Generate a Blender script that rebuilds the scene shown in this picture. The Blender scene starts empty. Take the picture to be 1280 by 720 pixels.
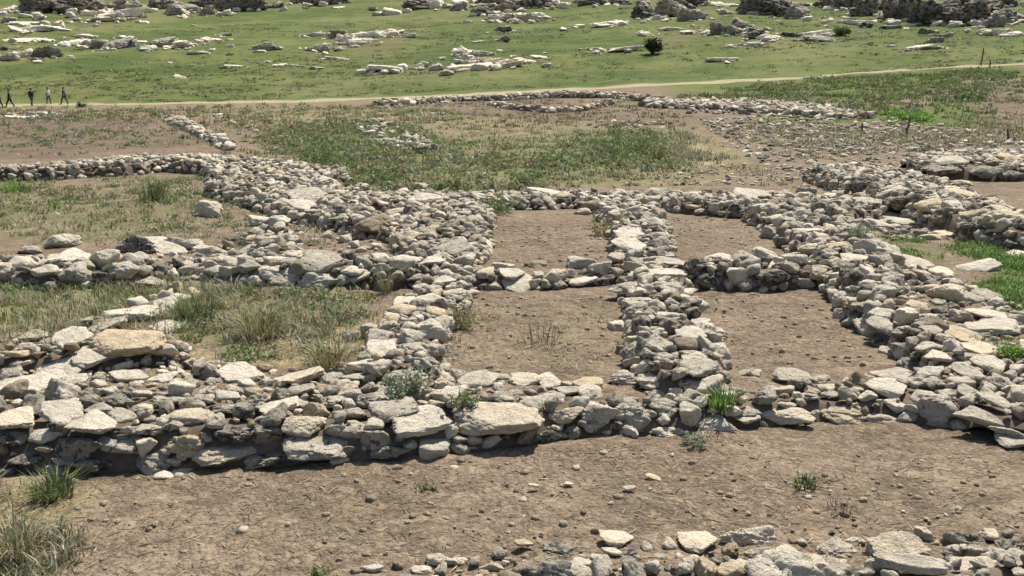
import bpy, bmesh, math, random
import numpy as np
from mathutils import Vector, Euler, Matrix

random.seed(7)
RNG = np.random.default_rng(7)
S = bpy.context.scene
COL = S.collection
PI = math.pi
FPX, HOR, CAMH = 1250.0, 85.0, 3.0          # focal length in photo pixels, eye-level row, eye height
PITCH = math.atan((360 - HOR) / FPX)
CP, SP = math.cos(PITCH), math.sin(PITCH)

# ------------------------------------------------------------------ noise
def _hash(i, j, k, seed):
    h = (i.astype(np.int64) * 374761393 + j.astype(np.int64) * 668265263 + k.astype(np.int64) * 2147483647 + seed * 974634777) & 0xffffffff
    h = ((h ^ (h >> 13)) * 1274126177) & 0xffffffff
    h = ((h ^ (h >> 16)) * 2246822519) & 0xffffffff
    return ((h ^ (h >> 15)) & 0xffff) / 65535.0

def vnoise(p, seed=0):
    p = np.asarray(p, float)
    if p.shape[1] == 2:
        p = np.c_[p, np.zeros(len(p))]
    f = np.floor(p); t = p - f; t = t * t * (3 - 2 * t); f = f.astype(np.int64)
    r = 0
    for a in (0, 1):
        for b in (0, 1):
            for c in (0, 1):
                w = (t[:, 0] if a else 1 - t[:, 0]) * (t[:, 1] if b else 1 - t[:, 1]) * (t[:, 2] if c else 1 - t[:, 2])
                r = r + w * _hash(f[:, 0] + a, f[:, 1] + b, f[:, 2] + c, seed)
    return r * 2 - 1

def fbm(p, seed=0, oct=4):
    p = np.asarray(p, float); r = 0; a = 1; s = 0
    for o in range(oct):
        r = r + a * vnoise(p * 2 ** o + o * 17.3, seed + o); s += a; a *= .5
    return r / s

def sstep(a, b, x):
    t = np.clip((x - a) / (b - a), 0, 1)
    return t * t * (3 - 2 * t)

# ------------------------------------------------------------------ terrain
def ground_z(x, y):
    x = np.asarray(x, float); y = np.asarray(y, float)
    xc = np.clip(x, -70, 80)
    T = .95 + .0429 * xc + .000183 * xc * xc
    z = T * sstep(35, 95, y)
    d = np.maximum(y - 100, 0)
    z = z + .16 * (np.sqrt(d * d + 64) - 8) * (1 - .0006 * np.clip(d, 0, 500))
    q = np.c_[x.ravel(), y.ravel()]
    far = sstep(40, 130, y)
    z = z + (fbm(q * .035, 3, 3).reshape(x.shape) * 1.3) * sstep(100, 150, y)
    z = z + fbm(q * .35, 5, 3).reshape(x.shape) * .06 * (1 + 2 * far)
    return z

def ray_dirs(px, py):
    u = (np.asarray(px, float) - 640) / FPX; v = -(np.asarray(py, float) - 360) / FPX
    return np.stack([u, CP + v * SP, -SP + v * CP], -1)

def project(P):
    P = np.asarray(P, float); d = P - np.array([0, 0, CAMH])
    f = d[..., 1] * CP - d[..., 2] * SP; up = d[..., 1] * SP + d[..., 2] * CP
    return 640 + FPX * d[..., 0] / f, 360 - FPX * up / f, f

WALLS = []          # dicts: pts (n,2), hw, h

def ridge(x, y, only=None):
    """height of the wall cores above the ground and the index of the wall there"""
    x = np.asarray(x, float); y = np.asarray(y, float)
    best = np.zeros_like(x); who = -np.ones(x.shape, int)
    for wi, w in enumerate(WALLS):
        if only is not None and wi != only: continue
        P, hw, h = w['pts'], w['hw'], w['h']
        lo = P.min(0) - hw.max(); hi = P.max(0) + hw.max()
        m = (x >= lo[0]) & (x <= hi[0]) & (y >= lo[1]) & (y <= hi[1])
        if not m.any(): continue
        xm, ym = x[m], y[m]; bd = np.full(xm.shape, 1e9); bz = np.zeros(xm.shape)
        for i in range(len(P) - 1):
            a, b = P[i], P[i + 1]; e = b - a; L = e @ e
            t = np.clip(((xm - a[0]) * e[0] + (ym - a[1]) * e[1]) / L, 0, 1)
            d = np.hypot(xm - a[0] - t * e[0], ym - a[1] - t * e[1])
            W = hw[i] * (1 - t) + hw[i + 1] * t; H = h[i] * (1 - t) + h[i + 1] * t
            edge = np.minimum(.16 + .1 * H, W)
            z = H * np.clip((W - d) / edge, 0, 1) ** .7
            bz = np.maximum(bz, z)
        sub = best[m]; ws = who[m]; up = bz > sub
        sub[up] = bz[up]; ws[up] = wi; best[m] = sub; who[m] = ws
    return best, who

def hit(px, py, walls=True, lift=0.0):
    """where the view rays through photo pixels meet the ground (or the wall cores)"""
    px = np.atleast_1d(np.asarray(px, float)); py = np.atleast_1d(np.asarray(py, float))
    D = ray_dirs(px, py); n = len(px)
    lift = np.broadcast_to(lift, (n,))
    def below(t, idx=slice(None)):
        d = D[idx]; X = d[:, 0] * t; Y = d[:, 1] * t; Z = CAMH + d[:, 2] * t
        g = ground_z(X, Y) + lift[idx]
        if walls: g = g + ridge(X, Y)[0]
        return Z < g
    ts = 3.0 * 1.011 ** np.arange(522); hi = np.full(n, 900.0); lo = np.full(n, 899.0)
    for c in range(0, n, 200):
        ix = np.arange(c, min(n, c + 200)); k = len(ix)
        B = below(np.tile(ts, k), np.repeat(ix, len(ts))).reshape(k, -1)
        f = B.argmax(1); ok = B.any(1) & (f > 0)
        hi[ix[ok]] = ts[f[ok]]; lo[ix[ok]] = ts[f[ok] - 1]
    for _ in range(14):
        mid = (lo + hi) / 2; b = below(mid); hi = np.where(b, mid, hi); lo = np.where(b, lo, mid)
    return np.c_[D[:, 0] * hi, D[:, 1] * hi, CAMH + D[:, 2] * hi]

def add_wall(key, label, stations):
    st = np.array(stations, float)
    A = hit(st[:, 0], st[:, 1], walls=False); B = hit(st[:, 2], st[:, 3], walls=False, lift=st[:, 4])
    c = (A[:, :2] + B[:, :2]) / 2; hw = np.hypot(*(A - B)[:, :2].T) / 2; hw = np.clip(hw - np.minimum(.10, .2 * hw), .16, 3.0)
    WALLS.append(dict(key=key, label=label, pts=c, hw=hw, h=st[:, 4] * .84))

# each station: photo pixel of the visible foot, photo pixel of the opposite top edge, height in metres
add_wall('front', 'long low rubble wall with dark shaded face closing the cells above the bare earth strip', [
 (-320,588,-300,466,.37),(-90,592,-60,470,.37),(60,592,60,470,.37),(135,597,140,468,.38),(240,590,270,470,.36),(430,583,440,463,.33),(560,573,560,476,.30),
 (650,560,650,480,.28),(740,548,740,486,.26),(830,545,830,482,.24),(920,538,905,470,.22),(1010,532,1000,468,.22),(1110,530,1100,465,.22),
 (1200,541,1180,452,.25),(1340,575,1310,440,.25),(1620,600,1590,470,.25)])
add_wall('slab', 'short heap of broad pale slabs behind the left part of the long front wall', [
 (-30,474,-30,428,.2),(60,472,60,418,.25),(130,468,130,410,.27),(195,462,195,415,.2)])
add_wall('divider', 'stub wall of pale stones dividing the grassy cell from the cell with the dry weed', [
 (600,366,510,350,.25),(572,392,482,378,.25),(560,420,462,408,.27),(555,452,440,440,.27),(556,475,430,458,.27)])
add_wall('left', 'rubble wall with big blocks along the far side of the grassy lower cell', [
 (-300,366,-300,322,.30),(-60,362,-60,318,.30),(60,362,60,312,.33),(150,360,150,312,.33),(205,352,205,318,.16),(265,350,265,322,.14),(330,358,330,316,.30),(430,362,430,314,.33),
 (520,362,520,314,.33),(600,363,600,330,.25),(690,362,690,336,.2),(775,355,775,326,.25)])
add_wall('fringe', 'thin line of tilted pale stones running across weeds behind the slab heap', [
 (110,412,115,392,.15),(170,396,180,368,.2),(225,372,235,352,.18)])
add_wall('spine', 'thick rubble wall between the dry weed cell and the two brown cells', [
 (735,264,830,247,.3),(755,290,835,268,.3),(765,330,852,302,.3),(767,365,868,338,.32),(776,400,884,378,.32),(788,432,902,425,.32),(792,468,912,458,.3)])
add_wall('cross', 'short straight rubble wall with dark face separating the two brown cells', [
 (845,362,845,322,.36),(930,366,930,319,.38),(1008,360,1003,314,.38)])
add_wall('flank', 'broad rubble wall with dark left face along the right side of the brown cells', [
 (925,272,1030,241,.36),(965,300,1085,270,.4),(1000,340,1125,308,.42),(1045,393,1155,356,.42),(1100,432,1195,402,.4),(1156,468,1230,440,.36)])
add_wall('back', 'low wall of pale stones along the far end of the cells', [
 (425,268,440,238,.3),(520,270,520,238,.3),(600,265,600,237,.25),(690,262,690,236,.18),(770,262,770,236,.28),(850,266,850,236,.3),(930,274,935,238,.3),(1010,280,1030,238,.3)])
add_wall('jumble', 'collapsed wall of jumbled stones left of the small bare far cell', [
 (600,268,520,262,.3),(598,300,500,292,.32),(603,338,505,322,.3)])
add_wall('slant', 'collapsed slanting band of stones between the two left cells', [
 (322,250,352,216,.3),(400,284,430,250,.3),(470,300,500,266,.3),(540,314,560,280,.28)])
add_wall('arm', 'scattered stone band running from the slanting wall down to the left wall', [
 (375,300,305,285,.2),(385,330,310,318,.22)])
add_wall('upper', 'curved stone wall with dark face edging the upper left enclosure', [
 (-320,240,-320,220,.42),(-60,228,-60,209,.42),(60,226,60,201,.42),(140,221,140,194,.42),(205,214,208,189,.42),(290,219,290,193,.42),(350,240,350,204,.34)])
add_wall('outer', 'large slanting rubble wall with deep shaded face at the right edge of the ruins', [
 (1045,232,1085,202,.45),(1110,258,1150,217,.5),(1165,282,1205,237,.5),(1205,300,1250,252,.5),(1310,322,1330,262,.5),(1540,372,1580,312,.5)])
add_wall('corner', 'short stone wall with dark hollow face behind the slanting right wall', [
 (1150,216,1150,194,.4),(1200,226,1200,192,.45),(1275,232,1275,182,.45),(1330,235,1330,180,.45),(1520,250,1520,195,.4)])
add_wall('near', 'low line of big pitted stones closest to the viewer below the earth strip', [
 (655,760,660,694,.2),(760,765,765,684,.22),(860,770,855,676,.26),(950,775,950,672,.28),(1050,780,1050,680,.26),(1150,780,1150,676,.28),(1320,790,1310,660,.3),(1620,800,1600,680,.25)])
add_wall('ring', 'thin far ring wall of pale stones below the green slope', [
 (490,131,495,126,.35),(560,126,565,121,.35),(647,124,650,119,.35),(685,121,690,116,.4),(762,121,765,115,.4),(820,127,825,121,.35),(850,131,855,124,.35)])
add_wall('loop', 'near arc of the far ring wall with pale stones on brown earth', [
 (613,131,615,125,.3),(647,137,650,131,.35),(690,141,692,134,.35),(730,138,732,131,.35),(766,131,768,125,.3)])
add_wall('strip', 'long flat strip of pale rubble below the green mound', [
 (850,136,852,124,.25),(920,139,925,124,.25),(990,143,992,129,.25),(1066,149,1068,139,.25)])
add_wall('dotted', 'short line of pale stones leading down to the curved upper wall', [
 (215,152,220,145,.25),(250,170,256,162,.25),(285,188,292,178,.25)])
WI = {w['key']: i for i, w in enumerate(WALLS)}

# ------------------------------------------------------------------ mesh helpers
def mesh_from(name, V, F, col=None, smooth=True):
    """V (n,3); F (m,3) or (m,4) array or list of faces; col (n,3) point colour"""
    me = bpy.data.meshes.new(name)
    V = np.asarray(V, np.float32)
    Fs = F if isinstance(F, list) else [F]
    Fs = [np.asarray(f, np.int32) for f in Fs if len(f)]
    nl = sum(f.size for f in Fs); nf = sum(len(f) for f in Fs)
    me.vertices.add(len(V)); me.vertices.foreach_set('co', V.ravel())
    me.loops.add(nl); me.loops.foreach_set('vertex_index', np.concatenate([f.ravel() for f in Fs]))
    me.polygons.add(nf)
    tot = np.concatenate([np.full(len(f), f.shape[1], np.int32) for f in Fs])
    me.polygons.foreach_set('loop_start', np.r_[0, np.cumsum(tot)[:-1]].astype(np.int32))
    me.polygons.foreach_set('use_smooth', np.full(nf, smooth))
    me.update(calc_edges=True)
    if col is not None:
        at = me.color_attributes.new('Col', 'FLOAT_COLOR', 'POINT')
        c = np.ones((len(V), 4), np.float32); c[:, :3] = col
        at.data.foreach_set('color', c.ravel())
    return me

def link(name, me, mat, parent=None, loc=(0, 0, 0), rot=(0, 0, 0), scale=(1, 1, 1)):
    o = bpy.data.objects.new(name, me); COL.objects.link(o)
    if mat is not None and not me.materials: me.materials.append(mat)
    o.location = loc; o.rotation_euler = rot; o.scale = scale
    if parent is not None: o.parent = parent
    return o

def tag(o, label=None, cat=None, group=None, kind=None):
    if label: o['label'] = label
    if cat: o['category'] = cat
    if group: o['group'] = group
    if kind: o['kind'] = kind
    return o

def empty(name, loc=(0, 0, 0), rz=0):
    o = bpy.data.objects.new(name, None); COL.objects.link(o); o.location = loc; o.rotation_euler = (0, 0, rz); o.empty_display_size = .2
    return o

# ------------------------------------------------------------------ materials
def new_mat(name):
    m = bpy.data.materials.new(name); m.use_nodes = True
    nt = m.node_tree; nt.nodes.clear()
    out = nt.nodes.new('ShaderNodeOutputMaterial'); b = nt.nodes.new('ShaderNodeBsdfPrincipled')
    b.inputs['Roughness'].default_value = .9; b.inputs['Specular IOR Level'].default_value = .2
    nt.links.new(b.outputs[0], out.inputs[0])
    return m, nt, b

class G:
    """little helper for wiring nodes"""
    def __init__(s, nt): s.nt = nt; s.pos = nt.nodes.new('ShaderNodeNewGeometry').outputs['Position']
    def n(s, t, **kw):
        x = s.nt.nodes.new(t)
        for k, v in kw.items(): setattr(x, k, v)
        return x
    def put(s, sock, v):
        if hasattr(v, 'is_output'): s.nt.links.new(v, sock)
        elif v is not None: sock.default_value = v
    def noise(s, scale, detail=4, rough=.6, vec=None, dist=0):
        x = s.n('ShaderNodeTexNoise'); s.put(x.inputs['Vector'], vec or s.pos); x.inputs['Scale'].default_value = scale
        x.inputs['Detail'].default_value = detail; x.inputs['Roughness'].default_value = rough; x.inputs['Distortion'].default_value = dist
        return x.outputs['Fac']
    def voro(s, scale, vec=None, feature='F1', out='Distance', rand=1.0):
        x = s.n('ShaderNodeTexVoronoi', feature=feature); s.put(x.inputs['Vector'], vec or s.pos); x.inputs['Scale'].default_value = scale
        x.inputs['Randomness'].default_value = rand
        return x.outputs[out]
    def ramp(s, f, a, b, lo=0., hi=1.):
        x = s.n('ShaderNodeMapRange', interpolation_type='SMOOTHSTEP'); s.put(x.inputs['Value'], f)
        for k, v in zip(('From Min', 'From Max', 'To Min', 'To Max'), (a, b, lo, hi)): s.put(x.inputs[k], v)
        return x.outputs[0]
    def mix(s, f, a, b, mode='MIX'):
        x = s.n('ShaderNodeMix', data_type='RGBA', blend_type=mode); s.put(x.inputs[0], f)
        s.put(x.inputs[6], (*a, 1) if isinstance(a, tuple) else a); s.put(x.inputs[7], (*b, 1) if isinstance(b, tuple) else b)
        return x.outputs[2]
    def math(s, op, a, b=None):
        x = s.n('ShaderNodeMath', operation=op); s.put(x.inputs[0], a); s.put(x.inputs[1], b)
        return x.outputs[0]
    def bump(s, h, dist, strength=1.0, prev=None):
        x = s.n('ShaderNodeBump'); x.inputs['Distance'].default_value = dist; x.inputs['Strength'].default_value = strength
        s.put(x.inputs['Height'], h)
        if prev is not None: s.put(x.inputs['Normal'], prev)
        return x.outputs[0]
    def sep(s, c):
        x = s.n('ShaderNodeSeparateColor'); s.put(x.inputs[0], c); return x.outputs

def stone_mat(name, attr_type, far=False):
    """tone attribute: R brightness, G warmth, B amount of dark lichen"""
    m, nt, b = new_mat(name); g = G(nt)
    at = g.n('ShaderNodeAttribute', attribute_name='tone' if attr_type == 'OBJECT' else 'Col', attribute_type=attr_type)
    R, W, L = g.sep(at.outputs['Color'])[:3]
    k = .12 if far else 1.0
    base = g.mix(W, (.64, .59, .48), (.62, .48, .30))
    mott = g.noise(5 * k, 6, .65)
    base = g.mix(g.ramp(mott, .45, .72, 0, .6), base, g.mix(W, (.26, .24, .205), (.33, .25, .16)))
    fine = g.noise(38 * k, 5, .7)
    base = g.mix(g.ramp(fine, .5, .68, 0, .6), base, (.64, .60, .52))
    base = g.mix(g.ramp(fine, .44, .32, 0, .5), base, (.20, .18, .15))
    lich = g.noise(11 * k, 8, .72, dist=.4)
    thr = g.math('SUBTRACT', .74, g.math('MULTIPLY', L, .28))
    base = g.mix(g.math('MULTIPLY', g.ramp(lich, thr, g.math('ADD', thr, .06)), .88), base, (.085, .082, .075))
    yel = g.noise(7 * k, 5, .7, dist=.8)
    base = g.mix(g.ramp(yel, .64, .74, 0, .35), base, (.36, .33, .20))
    soil = g.noise(2.6 * k, 5, .7, dist=.5)
    base = g.mix(g.ramp(soil, .56, .70, 0, .6), base, (.30, .235, .165))
    crk = g.voro(5 * k, feature='DISTANCE_TO_EDGE')
    pits = g.voro(26 * k)
    hole = g.math('MULTIPLY', g.ramp(pits, .05, .16, 1, 0), g.ramp(g.noise(3 * k, 2), .45, .6))
    mul = g.n('ShaderNodeMix', data_type='RGBA', blend_type='MULTIPLY'); mul.inputs[0].default_value = 1
    nt.links.new(base, mul.inputs[6]); cmb = g.n('ShaderNodeCombineColor')
    for i in range(3): nt.links.new(R, cmb.inputs[i])
    nt.links.new(cmb.outputs[0], mul.inputs[7])
    nt.links.new(mul.outputs[2], b.inputs['Base Color'])
    d = 1 / k
    n1 = g.bump(g.noise(9 * k, 9, .66, dist=.3), .11 * d, .85)
    n2 = g.bump(g.math('SUBTRACT', g.noise(55 * k, 4, .6), g.math('MULTIPLY', hole, 1.6)), .016 * d, .9, n1)
    nt.links.new(n2, b.inputs['Normal'])
    b.inputs['Roughness'].default_value = .92
    return m

M_STONE = stone_mat('limestone', 'OBJECT')
M_BOULDER = stone_mat('hill_limestone', 'OBJECT', far=True)
M_RUBBLE = stone_mat('limestone_rubble', 'GEOMETRY')

def plant_mat(name, trans=.25):
    m, nt, b = new_mat(name); g = G(nt)
    at = g.n('ShaderNodeAttribute', attribute_name='Col', attribute_type='GEOMETRY')
    c = g.mix(g.ramp(g.noise(9, 3), .3, .7, 0, .35), at.outputs['Color'], (.10, .085, .04))
    nt.links.new(c, b.inputs['Base Color']); b.inputs['Roughness'].default_value = .6
    t = g.n('ShaderNodeBsdfTranslucent'); nt.links.new(c, t.inputs[0])
    mx = g.n('ShaderNodeMixShader'); mx.inputs[0].default_value = trans
    nt.links.new(b.outputs[0], mx.inputs[1]); nt.links.new(t.outputs[0], mx.inputs[2])
    nt.links.new(mx.outputs[0], [n for n in nt.nodes if n.type == 'OUTPUT_MATERIAL'][0].inputs[0])
    return m
M_PLANT = plant_mat('plant_leaf')

def flat_mat(name, col, rough=.85, noise=.25, scale=8):
    m, nt, b = new_mat(name); g = G(nt)
    c = g.mix(g.ramp(g.noise(scale, 5), .3, .7, 0, noise), tuple(col), tuple(x * .45 for x in col))
    nt.links.new(c, b.inputs['Base Color']); b.inputs['Roughness'].default_value = rough
    return m
M_CORE = flat_mat('wall_earth', (.17, .13, .095), .95, .6, 14)
M_WOOD = flat_mat('weathered_wood', (.13, .105, .08), .9, .5, 20)
M_BARK = flat_mat('bark', (.09, .07, .05), .9, .5, 20)

def ground_mat():
    m, nt, b = new_mat('site_ground'); g = G(nt)
    at = g.n('ShaderNodeAttribute', attribute_name='Col', attribute_type='GEOMETRY')
    GR, ST, PA = g.sep(at.outputs['Color'])[:3]
    at2 = g.n('ShaderNodeAttribute', attribute_name='Zone2', attribute_type='GEOMETRY')
    FAR, RED, GRV = g.sep(at2.outputs['Color'])[:3]
    # earth
    big = g.noise(.45, 4, .6); mid = g.noise(3.2, 5, .65); fin = g.noise(24, 6, .7, dist=.3); spk = g.noise(70, 3, .6)
    e = g.mix(g.ramp(big, .35, .65), (.192, .145, .100), (.255, .198, .137))
    e = g.mix(g.ramp(mid, .42, .68, 0, .7), e, (.19, .143, .104))
    e = g.mix(g.ramp(fin, .50, .62, 0, .75), e, (.095, .071, .049))
    e = g.mix(g.ramp(fin, .46, .36, 0, .65), e, (.37, .30, .21))
    e = g.mix(g.ramp(spk, .62, .74, 0, .6), e, (.48, .42, .33))
    pat = g.noise(.9, 5, .65, dist=.4)
    e = g.mix(g.ramp(pat, .50, .64, 0, .6), e, (.105, .078, .054))
    cl = g.noise(7.5, 4, .6, dist=.6)
    e = g.mix(g.ramp(cl, .52, .66, 0, .55), e, (.13, .098, .07))
    e = g.mix(g.ramp(cl, .46, .34, 0, .45), e, (.37, .285, .20))
    e = g.mix(g.math('MULTIPLY', RED, .95), e, g.mix(g.ramp(g.noise(.9, 5, .7), .35, .65), (.105, .078, .054), (.18, .136, .096)))
    # straw
    wv = g.n('ShaderNodeMapping'); wv.inputs['Scale'].default_value = (1, .35, 1); nt.links.new(g.pos, wv.inputs[0])
    s1 = g.noise(16, 6, .7, vec=wv.outputs[0], dist=1.0)
    s = g.mix(g.ramp(s1, .35, .65), (.36, .30, .17), (.14, .115, .06))
    s = g.mix(g.ramp(g.noise(1.4, 4), .45, .65, 0, .6), s, (.17, .17, .07))
    # green
    g1 = g.noise(.12, 5, .6, vec=wv.outputs[0]); g2 = g.noise(1.1, 6, .7, vec=wv.outputs[0]); g3 = g.noise(12, 5, .7)
    gr = g.mix(g.ramp(g1, .36, .64), (.10, .128, .036), (.155, .168, .06))
    gr = g.mix(g.ramp(g2, .48, .70, 0, .55), gr, (.052, .08, .022))
    gr = g.mix(g.ramp(g2, .44, .28, 0, .45), gr, (.20, .20, .075))
    gr = g.mix(g.ramp(g3, .5, .7, 0, .45), gr, (.045, .075, .018))
    gb = g.noise(.05, 4, .6, vec=wv.outputs[0])
    gr = g.mix(g.math('MULTIPLY', g.ramp(gb, .56, .70, 0, .65), FAR), gr, (.20, .155, .09))
    ws = g.n('ShaderNodeMapping'); ws.inputs['Scale'].default_value = (.35, 1, 1); nt.links.new(g.pos, ws.inputs[0])
    gl = g.noise(.075, 5, .65, vec=ws.outputs[0])
    gr = g.mix(g.math('MULTIPLY', g.ramp(gl, .52, .62, 0, .6), FAR), gr, (.065, .095, .030))
    gr = g.mix(g.math('MULTIPLY', g.ramp(gl, .46, .36, 0, .55), FAR), gr, (.185, .18, .085))
    gs = g.noise(.22, 7, .72, vec=ws.outputs[0]); gt = g.noise(.9, 6, .75, vec=ws.outputs[0], dist=.5)
    gr = g.mix(g.math('MULTIPLY', g.ramp(gs, .52, .66, 0, .6), FAR), gr, (.055, .085, .026))
    gr = g.mix(g.math('MULTIPLY', g.ramp(gs, .46, .34, 0, .5), FAR), gr, (.19, .195, .085))
    gr = g.mix(g.math('MULTIPLY', g.ramp(gt, .55, .68, 0, .6), FAR), gr, (.05, .072, .024))
    gr = g.mix(g.math('MULTIPLY', g.ramp(gt, .45, .33, 0, .4), FAR), gr, (.20, .19, .10))
    jit = g.math('MULTIPLY', g.math('SUBTRACT', g.noise(2.6, 6, .7), .5), 1.1)
    jit2 = g.math('MULTIPLY', g.math('SUBTRACT', g.noise(3.7, 6, .7, vec=wv.outputs[0]), .5), 1.1)
    c = g.mix(g.ramp(g.math('ADD', ST, jit2), .25, .75), e, s)
    c = g.mix(g.ramp(g.math('ADD', GR, jit), .25, .75), c, gr)
    pj = g.math('MULTIPLY', g.math('SUBTRACT', g.noise(1.5, 5, .7), .5), .6)
    c = g.mix(g.ramp(g.math('ADD', PA, pj), .35, .75), c, g.mix(g.ramp(fin, .35, .6), (.40, .36, .23), (.30, .26, .15)))
    pv = g.voro(30)
    nt.links.new(c, b.inputs['Base Color'])
    hh = g.math('ADD', g.math('MULTIPLY', mid, .8), g.math('ADD', g.math('MULTIPLY', fin, .55), g.math('MULTIPLY', pv, -.25)))
    n1 = g.bump(g.math('MULTIPLY', hh, g.ramp(g.noise(.8, 3), .38, .62, .35, 1)), .065, .9)
    n2 = g.bump(g.noise(1.3, 6, .7), .35, 0.6, n1)
    nt.links.new(n2, b.inputs['Normal']); b.inputs['Roughness'].default_value = .97; b.inputs['Specular IOR Level'].default_value = .08
    return m
M_GROUND = ground_mat()

# ------------------------------------------------------------------ ground sheet with zone masks
def poly_world(pts):
    p = np.array(pts, float); return hit(p[:, 0], p[:, 1], walls=False)[:, :2]

def poly_dist(P, x, y):
    """signed distance, positive inside"""
    d = np.full(x.shape, 1e9); ins = np.zeros(x.shape, bool); n = len(P)
    for i in range(n):
        a, b = P[i], P[(i + 1) % n]; e = b - a
        t = np.clip(((x - a[0]) * e[0] + (y - a[1]) * e[1]) / max(e @ e, 1e-9), 0, 1)
        d = np.minimum(d, np.hypot(x - a[0] - t * e[0], y - a[1] - t * e[1]))
        c = ((a[1] > y) != (b[1] > y)) & (x < e[0] * (y - a[1]) / (e[1] if abs(e[1]) > 1e-9 else 1e-9) + a[0])
        ins ^= c
    return np.where(ins, d, -d)

# (channel, strength, softness in metres, polygon in photo pixels)
ZONES = [
 ('st', .45, 4, [(-80,128),(640,122),(620,134),(420,142),(200,150),(-80,150)]),
 ('gr', .25, 4, [(-80,126),(640,118),(600,130),(200,138),(-80,140)]),
 ('gr', .95, 5, [(835,126),(880,106),(1000,99),(1100,90),(1340,70),(1340,98),(1225,104),(1190,118),(1230,140),(1180,150),(1060,146),(1000,127)]),
 ('gr', .22, 3, [(860,150),(1000,145),(1100,155),(1340,150),(1340,180),(1100,178),(900,175)]),
 ('red', .45, 3, [(1180,120),(1230,106),(1340,100),(1340,150),(1230,140)]),
 ('gr', .46, 1.5, [(345,165),(440,150),(560,172),(720,165),(850,165),(875,200),(800,222),(640,242),(480,238),(380,220)]),
 ('st', .55, 1.5, [(300,140),(470,135),(700,150),(880,160),(1010,205),(860,232),(600,240),(420,235),(330,200)]),
 ('st', .9, 1.5, [(500,138),(560,138),(575,152),(510,156)]),
 ('st', 1.0, 1.5, [(800,165),(850,165),(885,195),(850,205),(820,190)]),
 ('red', .8, 3, [(-80,148),(200,145),(240,180),(150,190),(-80,208)]),
 ('red', .5, 3, [(420,142),(600,128),(850,140),(860,160),(600,165)]),
 ('st', .34, .8, [(-80,225),(190,215),(330,225),(330,290),(200,312),(-80,318)]),
 ('gr', .42, .8, [(-80,222),(60,224),(110,245),(150,220),(230,220),(280,260),(200,300),(-80,312)]),
 ('st', .55, .5, [(-80,345),(180,345),(320,360),(480,364),(470,420),(420,465),(200,470),(-80,470)]),
 ('gr', .40, .5, [(-80,345),(180,345),(320,362),(330,400),(290,440),(210,440),(130,400),(-80,440)]),
 ('gr', .62, .5, [(1225,302),(1250,294),(1340,285),(1340,408),(1250,395),(1215,362)]),
 ('gr', .5, .4, [(1115,296),(1160,300),(1195,325),(1150,335),(1115,325)]),
 ('st', .55, .4, [(-80,590),(70,600),(110,625),(60,730),(-80,740)]),
 ('st', .25, .8, [(-80,600),(500,600),(900,560),(1340,580),(1340,700),(800,700),(-80,740)]),
 ('st', .35, .4, [(560,380),(770,370),(785,470),(560,470)]),
 ('pa', .85, 1.2, [(828,166),(866,168),(905,200),(868,210)]),
 ('pa', .7, 1.5, [(500,138),(556,137),(574,152),(512,156)]),
 ('pa', 1.0, 2.0, [(-300,133.5),(100,132),(360,128.5),(560,121),(860,105.5),(1000,99),(1100,91),(1340,78),(1340,75.5),(1100,88.5),(1000,96.5),(860,102.5),(560,118),(360,125.5),(100,128.5),(-300,130)]),
]
ZW = [(c, s, w, poly_world(p)) for c, s, w, p in ZONES]

def zone_masks(x, y):
    q = np.c_[x, y]
    out = {k: np.zeros(len(x)) for k in ('gr', 'st', 'pa', 'red')}
    for c, s, w, P in ZW:
        ww = w if c != 'pa' else 1.0
        lo, hi = P.min(0) - 2 * ww, P.max(0) + 2 * ww
        b = np.flatnonzero((x > lo[0]) & (x < hi[0]) & (y > lo[1]) & (y < hi[1]))
        if not len(b): continue
        wob = fbm(q[b] / (ww * 1.5), 11, 3) * ww * (1.5 if c != 'pa' else .4)
        d = poly_dist(P, x[b], y[b]) + wob
        out[c][b] = np.maximum(out[c][b], s * sstep(-ww * .8, ww * .8, d))
    # the meadow begins beyond the path
    yl = np.interp(x, MEAD[:, 0], MEAD[:, 1])
    out['gr'] = np.maximum(out['gr'], sstep(-3, 3, y - yl + fbm(q * .15, 21, 2) * 2))
    out['far'] = sstep(0, 12, y - yl)
    return out
MEAD = poly_world([(-300,131),(100,129),(360,126),(560,118.5),(860,103),(1000,97),(1100,89),(1340,76)])
MEAD = MEAD[np.argsort(MEAD[:, 0])]

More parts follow.
